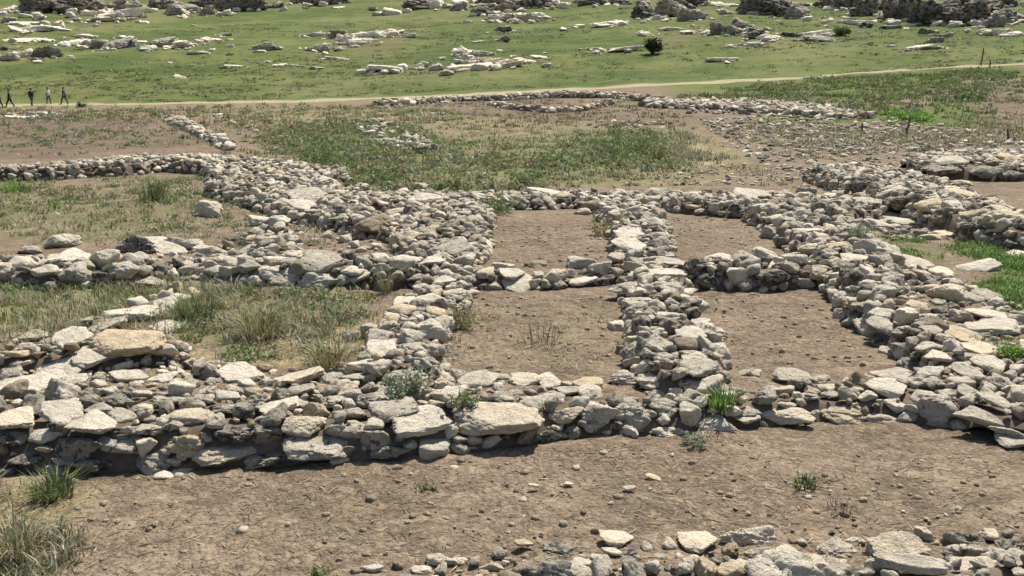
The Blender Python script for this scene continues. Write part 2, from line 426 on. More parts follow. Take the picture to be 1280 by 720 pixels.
def build_ground():
    ys = [4.3]
    while ys[-1] < 700: ys.append(ys[-1] * 1.0065)
    ys = np.r_[[-60, -20, -5, 0, 2, 3, 3.7], ys, [900, 1400, 2500, 4000]]
    a = np.arange(-.66, .6601, .005)
    o = [.66]
    while o[-1] < 12: o.append(o[-1] * 1.12)
    a = np.r_[-np.array(o[1:])[::-1], a, o[1:]]
    A, Y = np.meshgrid(a, ys); X = A * np.clip(Y, 4.3, 600)
    x, y = X.ravel(), Y.ravel()
    z = ground_z(x, y)
    q = np.c_[x, y]
    near = 1 - sstep(12, 40, y)
    z = z + near * (fbm(q * 2.2, 31, 4) * .035 + fbm(q * 9, 37, 3) * .016)
    zm = zone_masks(x, y)
    z = z + zm['far'] * fbm(q * .5, 41, 3) * .12
    rz, _ = ridge(x, y)
    z = z - np.minimum(rz, .02)
    nx, ny = len(a), len(ys)
    i = np.arange(nx - 1)[None] + nx * np.arange(ny - 1)[:, None]; i = i.ravel()
    F = np.c_[i, i + 1, i + nx + 1, i + nx]
    me = mesh_from('ground', np.c_[x, y, z], F, np.c_[zm['gr'], zm['st'], zm['pa']])
    at = me.color_attributes.new('Zone2', 'FLOAT_COLOR', 'POINT')
    c = np.ones((len(x), 4), np.float32); c[:, 0] = zm['far']; c[:, 1] = zm['red']; c[:, 2] = 0
    at.data.foreach_set('color', c.ravel())
    tag(link('ground', me, M_GROUND), kind='structure')
build_ground()

# ------------------------------------------------------------------ stone shapes
def ico(k):
    bm = bmesh.new(); bmesh.ops.create_icosphere(bm, subdivisions=k, radius=1)
    V = np.array([v.co[:] for v in bm.verts]); F = np.array([[v.index for v in f.verts] for f in bm.faces]); bm.free()
    return V / np.linalg.norm(V, axis=1, keepdims=True), F
ICO = {k: ico(k) for k in (2, 3, 4, 5)}

def stone_shape(fam, i, k):
    V, F = ICO[k]
    r = np.random.default_rng(1000 * 'rasph'.index(fam) + i)
    n = {'r': 16, 'a': 11, 's': 12, 'p': 15, 'h': 12}[fam]
    N = r.normal(size=(n, 3)); N /= np.linalg.norm(N, axis=1, keepdims=True)
    p = r.uniform(.62, 1.0, n)
    if fam == 's':
        N[0] = (r.normal() * .08, r.normal() * .08, 1); N[1] = (r.normal() * .1, r.normal() * .1, -1); p[:2] = .55
        N[2:, 2] *= .35; N /= np.linalg.norm(N, axis=1, keepdims=True)
    if fam == 'a':
        N[0] = (r.normal() * .15, r.normal() * .15, 1); N /= np.linalg.norm(N, axis=1, keepdims=True)
    ke = {'r': 8, 'a': 22, 's': 20, 'p': 9, 'h': 14}[fam]
    g = (np.maximum(V @ N.T, 1e-4) / p) ** ke
    R = g.sum(1) ** (-1 / ke); R = np.clip(R, .3, 1.6)
    sd = 50 + i
    a1, a2, a3 = {'r': (.20, .12, .07), 'a': (.18, .12, .07), 's': (.16, .10, .06), 'p': (.30, .20, .11), 'h': (.30, .16, .10)}[fam]
    R = R * (1 + a1 * fbm(V * 1.6, sd, 2) + a2 * fbm(V * 4.2, sd + 9, 3) + a3 * fbm(V * 11, sd + 5, 2))
    if fam == 'p':
        c = fbm(V * 3.1, sd + 3, 2); R = R - .16 * np.clip(c - .12, 0, 1) / .5
    if fam == 'h':
        q = V * (1.8, 1.8, 4.5); R = R * (1 - .30 * (1 - np.abs(fbm(q, sd + 3, 3)) * 2.4).clip(0, 1) ** 3)
    P = V * R[:, None]
    lo, hi = P.min(0), P.max(0)
    return (P - (lo + hi) / 2) / (hi - lo), F

NV = {'r': 9, 'a': 10, 's': 9, 'p': 8, 'h': 9}
SHAPES = {(f, i, k): stone_shape(f, i, k) for f in NV for i in range(NV[f]) for k in (2, 3, 4, 5)}
MESHES = {}
def stone_mesh(fam, i, k, mat):
    key = (fam, i, k, mat.name)
    if key not in MESHES:
        V, F = SHAPES[(fam, i, k)]
        me = mesh_from('stone_shape', V, F); me.materials.append(mat); MESHES[key] = me
    return MESHES[key]

TONES = {'w': (1.08, .22, .36), 't': (1.0, .85, .12), 'g': (.84, .25, .66), 'd': (.60, .3, .85), 'b': (.60, .8, .5), 'c': (1.1, .5, .12)}

STONES = []      # every stone: dict(p, dims, rot, fam, var, tone, key, hand)
# hand placed stones: crop origin, then (cx, cy, w, h, tone, family) in a three times enlarged view of the photo
ZS = 1280 / 430.0
HAND = {
 (0, 360): """465 215 280 95 t s|245 205 135 80 w s|120 190 120 65 g s|350 268 150 75 w s|225 305 190 85 w s|485 105 190 60 w s|600 70 100 55 w s|385 155 150 60 g s
 610 160 140 70 w r|100 385 225 105 w s|62 500 150 110 c s|258 362 120 50 w s|425 415 110 70 d p|275 410 60 40 d a|475 345 150 50 w s|600 345 110 50 w a|530 387 70 36 w a
 215 480 165 90 w s|345 512 170 90 w s|170 548 120 80 w a|372 452 110 60 g a|455 488 100 50 g s|550 520 115 65 g p|700 470 180 92 c r|895 335 170 70 w s|990 358 62 50 w a|800 352 80 50 g p
 1115 350 180 62 c s|1232 346 100 60 g r|1030 458 150 70 w s|1130 512 155 105 c a|872 540 150 95 d p|982 545 150 115 d a|692 570 150 115 t p|825 622 270 135 c a|560 640 145 115 g r
 450 592 170 62 g s|300 592 210 95 d a|60 560 125 90 d a|330 650 170 85 d a|110 625 150 80 d r|1180 602 250 110 g s|1000 632 170 80 d a|610 700 80 50 w r|675 683 90 46 w r
 1120 388 100 42 g s|1100 425 85 42 w a|1230 420 105 62 g p|1240 522 100 70 g a|835 442 100 50 g p|620 420 125 62 g a|760 402 90 46 g p|640 505 70 50 g r|520 445 80 50 g p|20 310 60 50 w a|690 372 100 40 g s|845 410 90 36 w s""",
 (425, 360): """100 285 145 70 w a|152 240 110 60 w s|70 342 145 72 g a|135 185 110 90 g a|335 160 145 105 w a|272 225 115 72 g p|342 238 90 80 g a|300 278 80 62 g a|240 332 170 100 g r
 520 365 155 60 w s|690 357 120 62 c s|780 360 92 50 w s|920 367 112 50 t s|850 396 92 40 g s|630 402 112 62 g p|712 437 100 70 g r|790 412 92 62 g r|585 497 330 125 c s|300 512 215 95 w s
 415 527 52 62 w p|832 470 150 90 c a|782 546 130 62 d r|866 532 72 62 d p|966 466 150 115 w a|1086 470 152 130 g p|1216 532 152 92 w p|1216 442 132 82 g p|1062 356 132 92 g p|1162 342 122 72 w p|1182 392 102 62 g p
 130 416 142 92 g p|202 466 182 72 g s|40 396 82 62 w r|45 461 102 62 g r|50 526 112 82 g r|130 560 130 110 g a|190 602 155 82 d a|20 597 82 62 d a|1040 156 92 62 w a|1100 236 112 92 g p|1110 190 92 50 w r
 1202 210 112 62 g r|1216 266 92 72 w p|1116 76 112 72 g p|1232 100 102 52 w r|1150 112 80 40 w a|40 190 60 60 g a|205 100 90 60 w r|190 140 80 60 g p|240 60 90 50 w s|330 40 120 60 w r|420 20 90 50 w r|300 100 80 50 g p|470 395 90 60 g p|560 440 90 50 g r""",
 (850, 360): """120 500 172 82 w a|250 496 102 50 w s|255 456 102 52 g p|388 470 205 95 c a|600 466 182 102 t r|752 480 132 72 c r|852 475 92 70 g r|965 440 152 122 g r|922 402 112 62 g r|1132 492 205 62 g s
 1222 532 132 62 g a|1242 577 112 62 w s|1266 450 72 82 w r|1172 430 112 72 g s|1085 402 90 90 g s|420 342 132 52 g s|522 352 82 50 g a|265 326 92 52 g a|622 352 62 42 g r|692 342 82 50 g a|792 346 152 60 g s
 782 386 152 62 w s|802 432 82 60 w a|882 342 82 62 w r|942 352 102 72 g r|1092 332 122 62 g s|1192 352 112 82 g p|1262 382 82 62 c r|972 262 112 42 w s|1112 246 142 60 c s|1162 296 132 52 w s|1062 196 172 62 t s
 942 216 112 60 w r|872 288 142 92 d p|900 252 82 60 d p|1162 166 205 72 w s|1152 116 152 50 w s|1012 46 132 102 c r|952 112 122 82 d p|940 166 82 42 g s|622 36 112 72 w p|692 72 102 62 g p|762 106 102 42 w s
 772 152 122 52 g s|842 152 112 62 g p|600 112 62 62 w a|40 182 112 62 w s|122 186 112 72 w p|72 302 142 72 g s|60 362 122 62 g r|40 402 102 82 g r|40 240 100 50 g p|1150 40 110 40 g s|1262 300 80 60 g a|480 400 80 50 g p|560 390 80 40 g r|400 430 80 40 w a|330 380 80 50 g a|700 395 70 50 w r""",
 (850, 480): """70 612 142 84 c s|262 590 222 112 w p|282 645 122 92 g p|200 684 132 92 t r|402 650 102 62 w s|590 622 152 102 g p|580 684 122 82 c p|812 632 232 92 c s|872 692 272 82 w s|1052 590 172 82 d p|1102 652 222 122 g p
 1242 622 122 112 d p|62 666 102 42 w r|20 682 62 62 w r|480 640 60 40 g r|700 690 80 50 g r|1270 700 80 60 g a|640 580 60 30 w r""",
 (425, 480): """832 622 162 92 d p|1032 596 132 62 c s|902 682 82 42 w s|1102 686 82 52 t r|712 696 122 62 d p|562 682 92 52 c r|432 666 82 42 c a|302 696 82 62 w r|120 702 82 30 w s|1180 650 70 50 g p|682 606 72 30 t s
 675 146 26 32 w a|425 305 34 20 w r|757 352 40 20 c r|685 486 24 18 w r|880 416 24 16 w r|1075 400 50 22 c s|1165 360 60 24 t s|850 382 40 18 w s|720 388 40 14 c s|390 645 40 20 w r|1010 640 80 30 w s""",
 (0, 180): """225 382 132 82 w r|255 426 172 58 w s|382 442 102 112 w a|292 482 142 102 g r|385 502 82 72 d a|462 472 102 82 w r|60 446 112 70 w r|162 470 112 62 w r|110 406 82 52 g r|20 480 60 50 g r|510 396 130 100 d p
 562 378 130 60 w s|630 405 130 50 w s|642 380 82 62 w a|720 386 92 60 g r|782 412 132 72 w r|862 372 92 60 d p|778 264 116 86 c r|932 402 112 60 g r|1032 372 102 82 c r|922 456 92 62 g r|1002 472 102 62 w r|1062 502 122 82 g p
 1192 506 152 92 w p|1192 442 162 62 g s|1032 302 92 62 w r|960 302 82 52 w a|1040 222 82 52 w r|1132 196 162 62 g s|1122 236 122 42 w s|1072 142 92 52 d r|1192 156 122 72 w p|1250 256 92 82 d p|720 500 90 50 g r|800 470 90 50 g r|560 525 120 40 g s|850 440 80 50 g r""",
 (425, 180): """132 300 152 92 b r|40 256 112 62 d a|212 266 132 72 c r|222 346 92 60 w p|242 436 112 52 w r|345 440 92 42 w s|150 430 72 32 w s|432 396 122 52 g s|470 436 82 62 w a|482 506 92 62 g r|562 532 82 50 g a|652 526 132 52 w s
 716 516 72 52 c a|730 456 92 50 b r|602 462 90 50 w r|802 496 92 72 c a|902 460 112 72 w a|902 516 112 42 w s|986 506 92 52 d a|642 490 92 34 w s|956 232 112 62 b r|905 262 62 42 c r|762 186 142 32 w s|1172 190 102 62 g a|1100 186 80 40 g r
 302 170 72 42 w r|332 206 112 34 w s|86 170 62 42 w r|512 200 72 42 w r|490 232 72 50 c r|1072 340 112 42 w s|1082 386 132 52 w s|1182 342 112 52 g r|1232 450 162 52 g s|1216 490 142 42 w s|1082 526 152 60 g p|1120 592 112 62 g p|1190 530 72 60 w r|1050 432 102 52 g s|40 470 100 50 w r|70 500 90 40 w s|330 300 110 60 d r|395 330 90 50 d a|300 495 90 50 g r|390 515 90 40 w s""",
 (850, 180): """742 402 192 122 w p|650 332 112 82 g r|735 312 132 62 w p|545 480 122 72 c a|692 470 92 50 c r|612 456 82 60 d r|642 430 102 42 w s|580 382 102 50 t r|882 456 122 60 w s|972 486 102 50 c s|900 502 92 60 g r|470 186 82 60 g p
 545 246 122 82 d p|362 332 122 72 g p|392 366 82 52 d a|492 392 92 62 c r|232 250 112 72 d p|292 246 92 60 w a|272 196 132 52 w s|130 240 52 62 w a|40 190 62 32 w s|215 490 92 82 w a|150 440 112 62 w r|60 452 112 82 d p
 110 502 112 82 d p|242 432 92 60 g r|322 420 102 52 w r|332 492 132 82 d r|432 422 122 72 w p|402 460 92 60 g r|460 516 82 52 w a|702 150 132 92 d p|682 110 122 52 t r|832 220 152 82 d p|862 190 42 32 w r|942 230 112 62 t r
 982 262 112 82 d p|1052 190 122 52 t s|1002 340 112 52 c s|932 356 82 42 c r|1112 262 122 62 t r|1092 312 112 82 d p|1230 282 152 82 c r|822 300 122 42 w s|992 92 162 62 d p|1142 106 112 52 d a|1222 122 122 62 d r|1012 72 122 42 w s
 1232 60 112 52 t r|1042 156 112 42 t r|1122 472 152 42 w s|1262 422 82 30 w s|780 270 100 40 w s|620 190 100 50 g r|700 220 110 40 g s|590 250 90 50 w r|480 330 110 50 w s|880 160 90 40 c r|800 175 80 40 c r|1215 90 60 40 t a|1150 220 80 40 t r|1200 250 80 40 c s""",
}
def hand_stones():
    rows = []
    for (ox, oy), txt in HAND.items():
        for it in txt.replace('\n', '|').split('|'):
            f = it.split()
            if len(f) != 6: continue
            cx, cy, w, h = (float(v) / ZS for v in f[:4])
            rows.append((ox + cx, oy + cy, w, h, f[4], f[5]))
    px = np.array([r[0] for r in rows]); py = np.array([r[1] for r in rows])
    P = hit(px, py)
    _, who = ridge(P[:, 0], P[:, 1])
    _, who2 = ridge(P[:, 0], P[:, 1] + .12); who = np.where(who < 0, who2, who)
    for i, (x, y, w, h, tone, fam) in enumerate(rows):
        p = P[i]; D = project(p)[2]; m = float(D) / FPX
        W = w * m * 1.08; th = (y - HOR) / FPX
        dep = W * {'s': .75, 'a': .72, 'r': .8, 'p': .8}[fam]
        H = (h * m * 1.1 - dep * math.sin(th)) / math.cos(th)
        if fam == 's' or H < .22 * W:
            H = .17 * W if fam == 's' else .42 * W
            dep = max((h * m * 1.1 - H * math.cos(th)) / math.sin(th), .45 * W)
        dep = min(dep, float(np.clip(.7 + (y - 220) / 420, .7, 1.25)) * W); H = min(H, .95 * W)
        t = np.array(TONES[tone]) * RNG.uniform(.9, 1.1, 3)
        # a slab laid on top sits with its upper face on the core; a lump is half sunk
        cz = p[2] + (.02 if fam == 's' else -.02)
        if who[i] < 0: cz += H * .22
        rz = RNG.uniform(-.28, .28) + (PI if RNG.random() < .5 else 0)
        STONES.append(dict(p=np.array([p[0], p[1] + dep * .12, cz]), dims=np.array([W, dep, H]), rot=((.16 if fam == 's' else 0) * (1 if math.cos(rz) > 0 else -1) + RNG.normal() * .08, RNG.normal() * .10, rz), fam=fam,
                           var=int(RNG.integers(NV[fam])), tone=t, key=int(who[i]), hand=True, px=x, py=y, tk=tone))
hand_stones()

# fill stones thrown over the wall cores, big ones first
CELL = .35
HASH = {}
def clash(p, r, k):
    c = (int(math.floor(p[0] / CELL)), int(math.floor(p[1] / CELL)), int(math.floor(p[2] / CELL)))
    n = 1 + int((r + .5) * k / CELL)
    n = min(n, 2)
    for i in range(-n, n + 1):
        for j in range(-n, n + 1):
            for l in range(-n, n + 1):
                for (q, s) in HASH.get((c[0] + i, c[1] + j, c[2] + l), ()):
                    d = (p[0] - q[0]) ** 2 + (p[1] - q[1]) ** 2 + 3.6 * (p[2] - q[2]) ** 2
                    if d < ((r + s) * k) ** 2: return True
    return False
def put(p, r):
    HASH.setdefault((int(math.floor(p[0] / CELL)), int(math.floor(p[1] / CELL)), int(math.floor(p[2] / CELL))), []).append((p, r))
for s in STONES: put(s['p'], (s['dims'][0] + s['dims'][1]) / 4)

FT = ['w'] * 5 + ['g'] * 6 + ['c'] * 2 + ['t'] * 1 + ['d'] * 3 + ['b'] * 2
def fill_stone(p, size, key, lift=0.0, flat=1.0):
    fam = random.choice('raaaassppp' if project(p)[2] < 30 else 'raassa')
    w = size * random.uniform(.85, 1.2); d = size * random.uniform(.65, .95)
    h = 1.1 * size * {'r': random.uniform(.5, .75), 'a': random.uniform(.45, .75), 's': random.uniform(.22, .36), 'p': random.uniform(.5, .8)}[fam] * flat
    tk = random.choice(FT); t = np.array(TONES[tk]) * RNG.uniform(.85, 1.12, 3)
    STONES.append(dict(p=np.array([p[0], p[1], p[2] + lift * h]), dims=np.array([w, d, h]), rot=(random.gauss(0, .2), random.gauss(0, .2), random.uniform(0, 2 * PI)), fam=fam,
                       var=random.randrange(NV[fam]), tone=t, key=key, hand=False, tk=tk))

def fill_wall(wi):
    w = WALLS[wi]; P, hw, h = w['pts'], w['hw'], w['h']
    seg = np.hypot(*np.diff(P, axis=0).T); L = seg.sum(); cum = np.r_[0, np.cumsum(seg)]
    y0 = P[:, 1].mean()
    passes = [(.24, .38, .78, 26), (.15, .24, .77, 60), (.09, .15, .76, 70 if y0 < 14 else 40)]
    if y0 < 14: passes.append((.045, .085, .76, 25))
    if y0 > 45: passes = [(.40, .7, .7, 10), (.22, .40, .7, 26)]
    if w['key'] in ('fringe', 'dotted'): passes = passes[:2]
    for a, b, k, dens in passes:
        n = int(dens * L * (2 * hw.mean() + 2 * h.mean()))
        s = RNG.uniform(-hw[0], L + hw[-1], n); i = np.clip(np.searchsorted(cum, s) - 1, 0, len(seg) - 1); t = (s - cum[i]) / seg[i]
        e = (P[i + 1] - P[i]) / seg[i][:, None]; nr = np.c_[-e[:, 1], e[:, 0]]
        W = hw[i] * (1 - t) + hw[i + 1] * t; H = h[i] * (1 - t) + h[i + 1] * t
        # half the throws go over the section's outline, so steep faces get their share
        per = 2 * W + 2 * H; v = RNG.uniform(0, 1, n) * per
        u = np.where(v < 2 * W, v - W, 0); zf = np.ones(n)
        left = (v >= 2 * W) & (v < 2 * W + H); right = v >= 2 * W + H
        zf[left] = (v - 2 * W)[left] / H[left]; zf[right] = (v - 2 * W - H)[right] / H[right]
        off = W - np.minimum(.16 + .1 * H, W) * zf ** 1.4 * .9 - .015
        out_ = (s < 0) | (s > L)
        u[left] = -off[left]; u[right] = off[right]
        C = P[i] + e * (t * seg[i])[:, None] + nr * u[:, None]
        gz = ground_z(C[:, 0], C[:, 1]); rr, who = ridge(C[:, 0], C[:, 1])
        for j in range(n):
            side = left[j] or right[j]
            if out_[j] and (side or rr[j] < .03): continue
            z = gz[j] + (zf[j] * H[j] if side else rr[j])
            if not side and rr[j] > H[j] * 1.4: continue
            size = random.uniform(a, b)
            p = (C[j, 0], C[j, 1], z - size * .04)
            if clash(p, size / 2, k): continue
            put(p, size / 2); fill_stone(p, size, wi)
for wi in range(len(WALLS)): fill_wall(wi)

# loose stones on the open ground
SCAT = [
 ([(-60,436),(210,440),(300,464),(440,458),(560,470),(740,482),(740,500),(-60,500)], .10, .30, 900, .76),  # polygon, size lo, size hi, throws, separation
 ([(870,150),(1050,140),(1180,158),(1310,180),(1310,225),(1180,208),(1060,222),(1000,222),(940,200)], .10, .40, 1700, .68),
 ([(1000,215),(1060,215),(1130,262),(1190,300),(1110,300),(1060,250)], .12, .38, 900, .7),
 ([(1120,330),(1190,345),(1310,400),(1310,560),(1170,520),(1130,440)], .10, .40, 900, .72),
 ([(285,290),(430,262),(600,270),(600,335),(440,325),(310,325)], .08, .30, 330, .78),
 ([(300,200),(350,200),(440,238),(560,245),(430,262),(340,240)], .15, .42, 600, .74),
 ([(180,300),(300,310),(320,345),(240,350),(170,352)], .1, .3, 160, .8),
 ([(0,420),(210,415),(260,465),(0,480)], .1, .3, 250, .8),
 ([(640,705),(760,685),(1280,660),(1310,730),(640,740)], .05, .2, 350, .8),
 ([(440,715),(660,690),(680,730),(440,730)], .05, .14, 30, .8),
 ([(440,158),(480,150),(550,185),(530,195),(470,180)], .35, .8, 120, .62),
 ([(265,145),(275,143),(330,163),(322,168)], .3, .6, 60, .7),
 ([(470,134),(560,128),(560,131),(470,137)], .3, .6, 30, .7),
 ([(850,126),(1010,130),(1070,142),(1060,152),(860,142)], .25, .6, 260, .7),
 ([(0,143),(70,143),(72,148),(0,150)], .5, .9, 8, .6),
 ([(730,152),(850,150),(840,160),(740,160)], .3, .6, 24, .8),
 ([(780,232),(1000,232),(1050,215),(900,205)], .08, .25, 160, .9),
 ([(540,590),(800,560),(1250,600),(1280,690),(500,690)], .02, .05, 120, .9),
 ([(860,370),(1040,372),(1110,455),(920,460)], .02, .06, 60, .9),
]
for poly, a, b, n, k in SCAT:
    P = poly_world(poly); lo, hi = P.min(0), P.max(0)
    # spread the throws evenly over the ground
    x = RNG.uniform(lo[0], hi[0], n * 3); y = RNG.uniform(lo[1], hi[1], n * 3)
    m = poly_dist(P, x, y) > 0; x, y = x[m][:n], y[m][:n]
    z = ground_z(x, y); rr, who = ridge(x, y)
    for j in range(len(x)):
        size = a + (b - a) * random.random() ** 2.2
        p = (x[j], y[j], z[j] + rr[j])
        if clash(p, size / 2, k): continue
        put(p, size / 2); fill_stone(p, size, -1, .12, .9)

for s in STONES:
    px, py, D = project(s['p']); s['px2'], s['py2'], s['D'] = float(px), float(py), float(D)
    s['area'] = s['dims'][0] * max(s['dims'][2], s['dims'][1] * .35) * (FPX / s['D']) ** 2
    s['inframe'] = -20 < px < 1300 and -10 < py < 735

# ------------------------------------------------------------------ which stones stand alone, and what each is called
hand = [s for s in STONES if s['hand'] and s['area'] > 60]
auto = sorted([s for s in STONES if not s['hand'] and s['inframe']], key=lambda s: -s['area'])
N_ALONE = 318
hand.sort(key=lambda s: -s['area']); hand = hand[:N_ALONE]
alone = hand + auto[:max(0, N_ALONE - len(hand))]
for s in STONES: s['alone'] = False
for s in alone: s['alone'] = True

# landmarks: the label of the stone nearest to a photo pixel, and a short phrase the other labels lean on
LAND_STONES = [
 (621,527,'broad tan slab, the biggest stone along the front wall face', 'the broad tan slab'),
 (526,532,'thick white topped slab jutting from the front wall face beside the broad tan slab', 'the white topped slab'),
 (277,569,'large pale wedge of stone at the foot of the shaded front wall', 'the large pale wedge'),
 (156,432,'wide orange tan slab lying flat on top of the slab heap', 'the orange slab'),
 (34,489,'large cream slab lying on the front wall beneath the slab heap', 'the large cream slab'),
 (21,528,'big tilted cream slab overhanging the shaded front wall corner', 'the overhanging slab'),
 (790,518,'rounded grey pitted block standing next to a squarish pale one on the front wall', 'the pitted grey block'),
 (1052,516,'smooth tan loaf shaped stone in the front wall facing the earth strip', 'the tan loaf stone'),
 (1174,508,'round dark grey boulder at the foot of the front wall', 'the round grey boulder'),
 (833,539,'white pitted stone lying on earth just before the front wall', 'the white pitted stone'),
 (235,517,'round cream stone on top of the front wall above the large pale wedge', 'the round cream stone'),
 (329,543,'dark stone with white flecks set high in the front wall face', 'the white flecked stone'),
 (300,472,'pale flat stone at the rear edge of the front wall beside dry grass', 'the pale rear slab'),
 (938,678,'big white pitted rock in the nearest stone line above the earth', 'the big pitted rock'),
 (1122,692,'long flat tan slab in the nearest stone line', 'the long tan slab'),
 (1220,699,'big grey holed rock in the nearest stone line', 'the big holed rock'),
 (704,689,'dark pitted rock standing alone at the end of the nearest stone line', 'the lone dark rock'),
 (1190,375,'pale rounded boulder beside the bright green grass', 'the pale rounded boulder'),
 (1099,315,'big pitted boulder crowning the broad right wall', 'the crowning boulder'),
 (1263,275,'big pale rounded boulder at the end of the slanting right wall', 'the pale end boulder'),
 (261,268,'single cream boulder sitting in grass inside the upper left enclosure', 'the cream boulder in grass'),
 (128,328,'upright pale block with flat front in the left wall', 'the upright pale block'),
 (76,308,'white rounded stone on top of the left wall', 'the white top stone'),
 (469,281,'large dark brown stone in the jumbled wall', 'the dark brown stone'),
 (746,257,'brown rounded stone at the corner of the small bare far cell', 'the brown corner stone'),
 (728,335,'squarish pale stone in the wall below the small bare far cell', 'the squarish pale stone'),
 (670,333,'brown stone in the wall below the small bare far cell', 'the small brown stone'),
 (538,414,'pale angular stone on the stub wall beside the dry grassy cell', 'the pale angular stone'),
 (459,455,'white blocky stone where the stub wall meets the front wall', 'the white blocky stone'),
 (1226,338,'thin pale slab lying in the bright green grass', 'the slab in grass'),
 (962,340,'dark rounded stone low in the short cross wall', 'the dark cross stone'),
 (922,345,'white angular stone in the dark face of the short cross wall', 'the white cross stone'),
 (205,686,'', ''),
]
def nearest_alone(x, y):
    return min(alone, key=lambda s: (s['px2'] - x) ** 2 + (s['py2'] - y) ** 2)
LM = []
for x, y, lab, ph in LAND_STONES:
    if not lab: continue
    s = nearest_alone(x, y)
    if 'label' in s or (s['px2'] - x) ** 2 + (s['py2'] - y) ** 2 > 30 ** 2: continue
    s['label'] = lab; s['own'] = ph; LM.append((ph, s['px2'], s['py2']))

ORD = ['', 'second ', 'third ', 'fourth ', 'fifth ', 'sixth ', 'seventh ', 'eighth ', 'ninth ', 'tenth ', 'eleventh ', 'twelfth ']
def assign_labels(items, marks, noun, size_words):
    """items: dicts with px2, py2, desc, place; every label leans on the nearest landmark and is made unique"""
    used = set(i['label'] for i in items if 'label' in i)
    count = {}
    todo = [i for i in items if 'label' not in i]
    for it in todo:
        it['cands'] = sorted(marks, key=lambda m: math.hypot(m[1] - it['px2'], (m[2] - it['py2']) * 1.5))[:6]
    todo.sort(key=lambda it: math.hypot(it['cands'][0][1] - it['px2'], (it['cands'][0][2] - it['py2']) * 1.5))
    for it in todo:
        for ph, x, y in it['cands']:
            dx, dy = it['px2'] - x, it['py2'] - y
            if abs(dx) > 2.2 * abs(dy): d = 'right of' if dx > 0 else 'left of'
            elif abs(dy) > 2.2 * abs(dx): d = 'below' if dy > 0 else 'above'
            else: d = ('below and ' if dy > 0 else 'above and ') + ('right of' if dx > 0 else 'left of')
            k = (ph, d, it['desc']); c = count.get(k, 0)
            if c >= len(ORD): continue
            lab = f"{ORD[c]}{it['desc']} {it['place']}, {d} {ph}".strip()
            if c: lab = f"{it['desc']} {it['place']}, {ORD[c].strip()} such {d} {ph}"
            if len(lab.replace(',', '').split()) > 16: lab = lab.replace(' ' + it['place'], '')
            if lab in used or len(lab.split()) > 16: continue
            count[k] = c + 1; used.add(lab); it['label'] = lab; break
        else:
            lab = f"{it['desc']} {it['place']}, {int(it['px2'])}"
            it['label'] = lab

PLACE = {'front': 'on the front wall', 'slab': 'in the slab heap', 'divider': 'on the stub wall', 'left': 'on the left wall', 'fringe': 'in the tilted line', 'spine': 'on the spine wall',
         'cross': 'on the cross wall', 'flank': 'on the broad right wall', 'back': 'on the back wall', 'jumble': 'in the jumbled wall', 'slant': 'in the slanting band', 'arm': 'in the slanting band',
         'upper': 'on the curved wall', 'outer': 'on the slanting right wall', 'corner': 'on the dark hollow wall', 'near': 'in the nearest line', 'ring': 'on the far ring', 'loop': 'on the far ring',
         'strip': 'in the rubble strip', 'dotted': 'in the dotted line'}
TW = {'w': 'pale', 't': 'tan', 'g': 'grey', 'd': 'dark', 'b': 'brown', 'c': 'cream'}
FW = {'r': 'rounded', 'a': 'angular', 's': 'flat', 'p': 'pitted'}
for s in alone:
    a = s['area']; sz = 'large ' if a > 1500 else 'small ' if a < 350 else ''
    s['desc'] = f"{sz}{TW[s['tk']]} {FW[s['fam']]} stone"
    s['place'] = PLACE[WALLS[s['key']]['key']] if s['key'] >= 0 else 'on the ground'

# ------------------------------------------------------------------ plants
def blades(base, n, h, spread, col, seed, lean=.5, width=.006, curl=.5, colvar=.25):
    """n grass blades round each base point (m,3): returns V, F lists, colours"""
    r = np.random.default_rng(seed); base = np.atleast_2d(base); m = len(base); N = m * n
    h = np.broadcast_to(np.asarray(h, float), (m,)); spread = np.broadcast_to(np.asarray(spread, float), (m,))
    col = np.broadcast_to(np.asarray(col, float), (m, 3))
    B = np.repeat(base, n, 0).astype(float); hh = np.repeat(h, n) * r.uniform(.45, 1.1, N); sp = np.repeat(spread, n)
    th = r.uniform(0, 2 * PI, N); rad = sp * np.sqrt(r.random(N))
    B[:, 0] += np.cos(th) * rad; B[:, 1] += np.sin(th) * rad
    th2 = th + r.normal(0, .9, N); ln = lean * r.uniform(.1, 1.3, N)
    dirv = np.c_[np.cos(th2), np.sin(th2), np.zeros(N)]
    side = np.c_[-np.sin(th2), np.cos(th2), np.zeros(N)] * (width * r.uniform(.6, 1.4, N))[:, None]
    up = np.array([0, 0, 1.])
    m1 = B + up * (hh * .55)[:, None] + dirv * (hh * ln * .35)[:, None]
    tip = B + up * (hh * (1 - .25 * ln * curl))[:, None] + dirv * (hh * ln)[:, None]
    V = np.stack([B - side, B + side, m1 + side * .75, m1 - side * .75, tip], 1).reshape(-1, 3)
    i = np.arange(N) * 5
    F = [np.c_[i, i + 1, i + 2, i + 3], np.c_[i + 3, i + 2, i + 4]]
    c = np.repeat(col, n, 0) * (1 + r.normal(0, colvar, (N, 1))) * (1 + r.normal(0, .07, (N, 3)))
    c = np.clip(c, .01, .7); C = np.repeat(c, 5, 0)
    return V, F, C

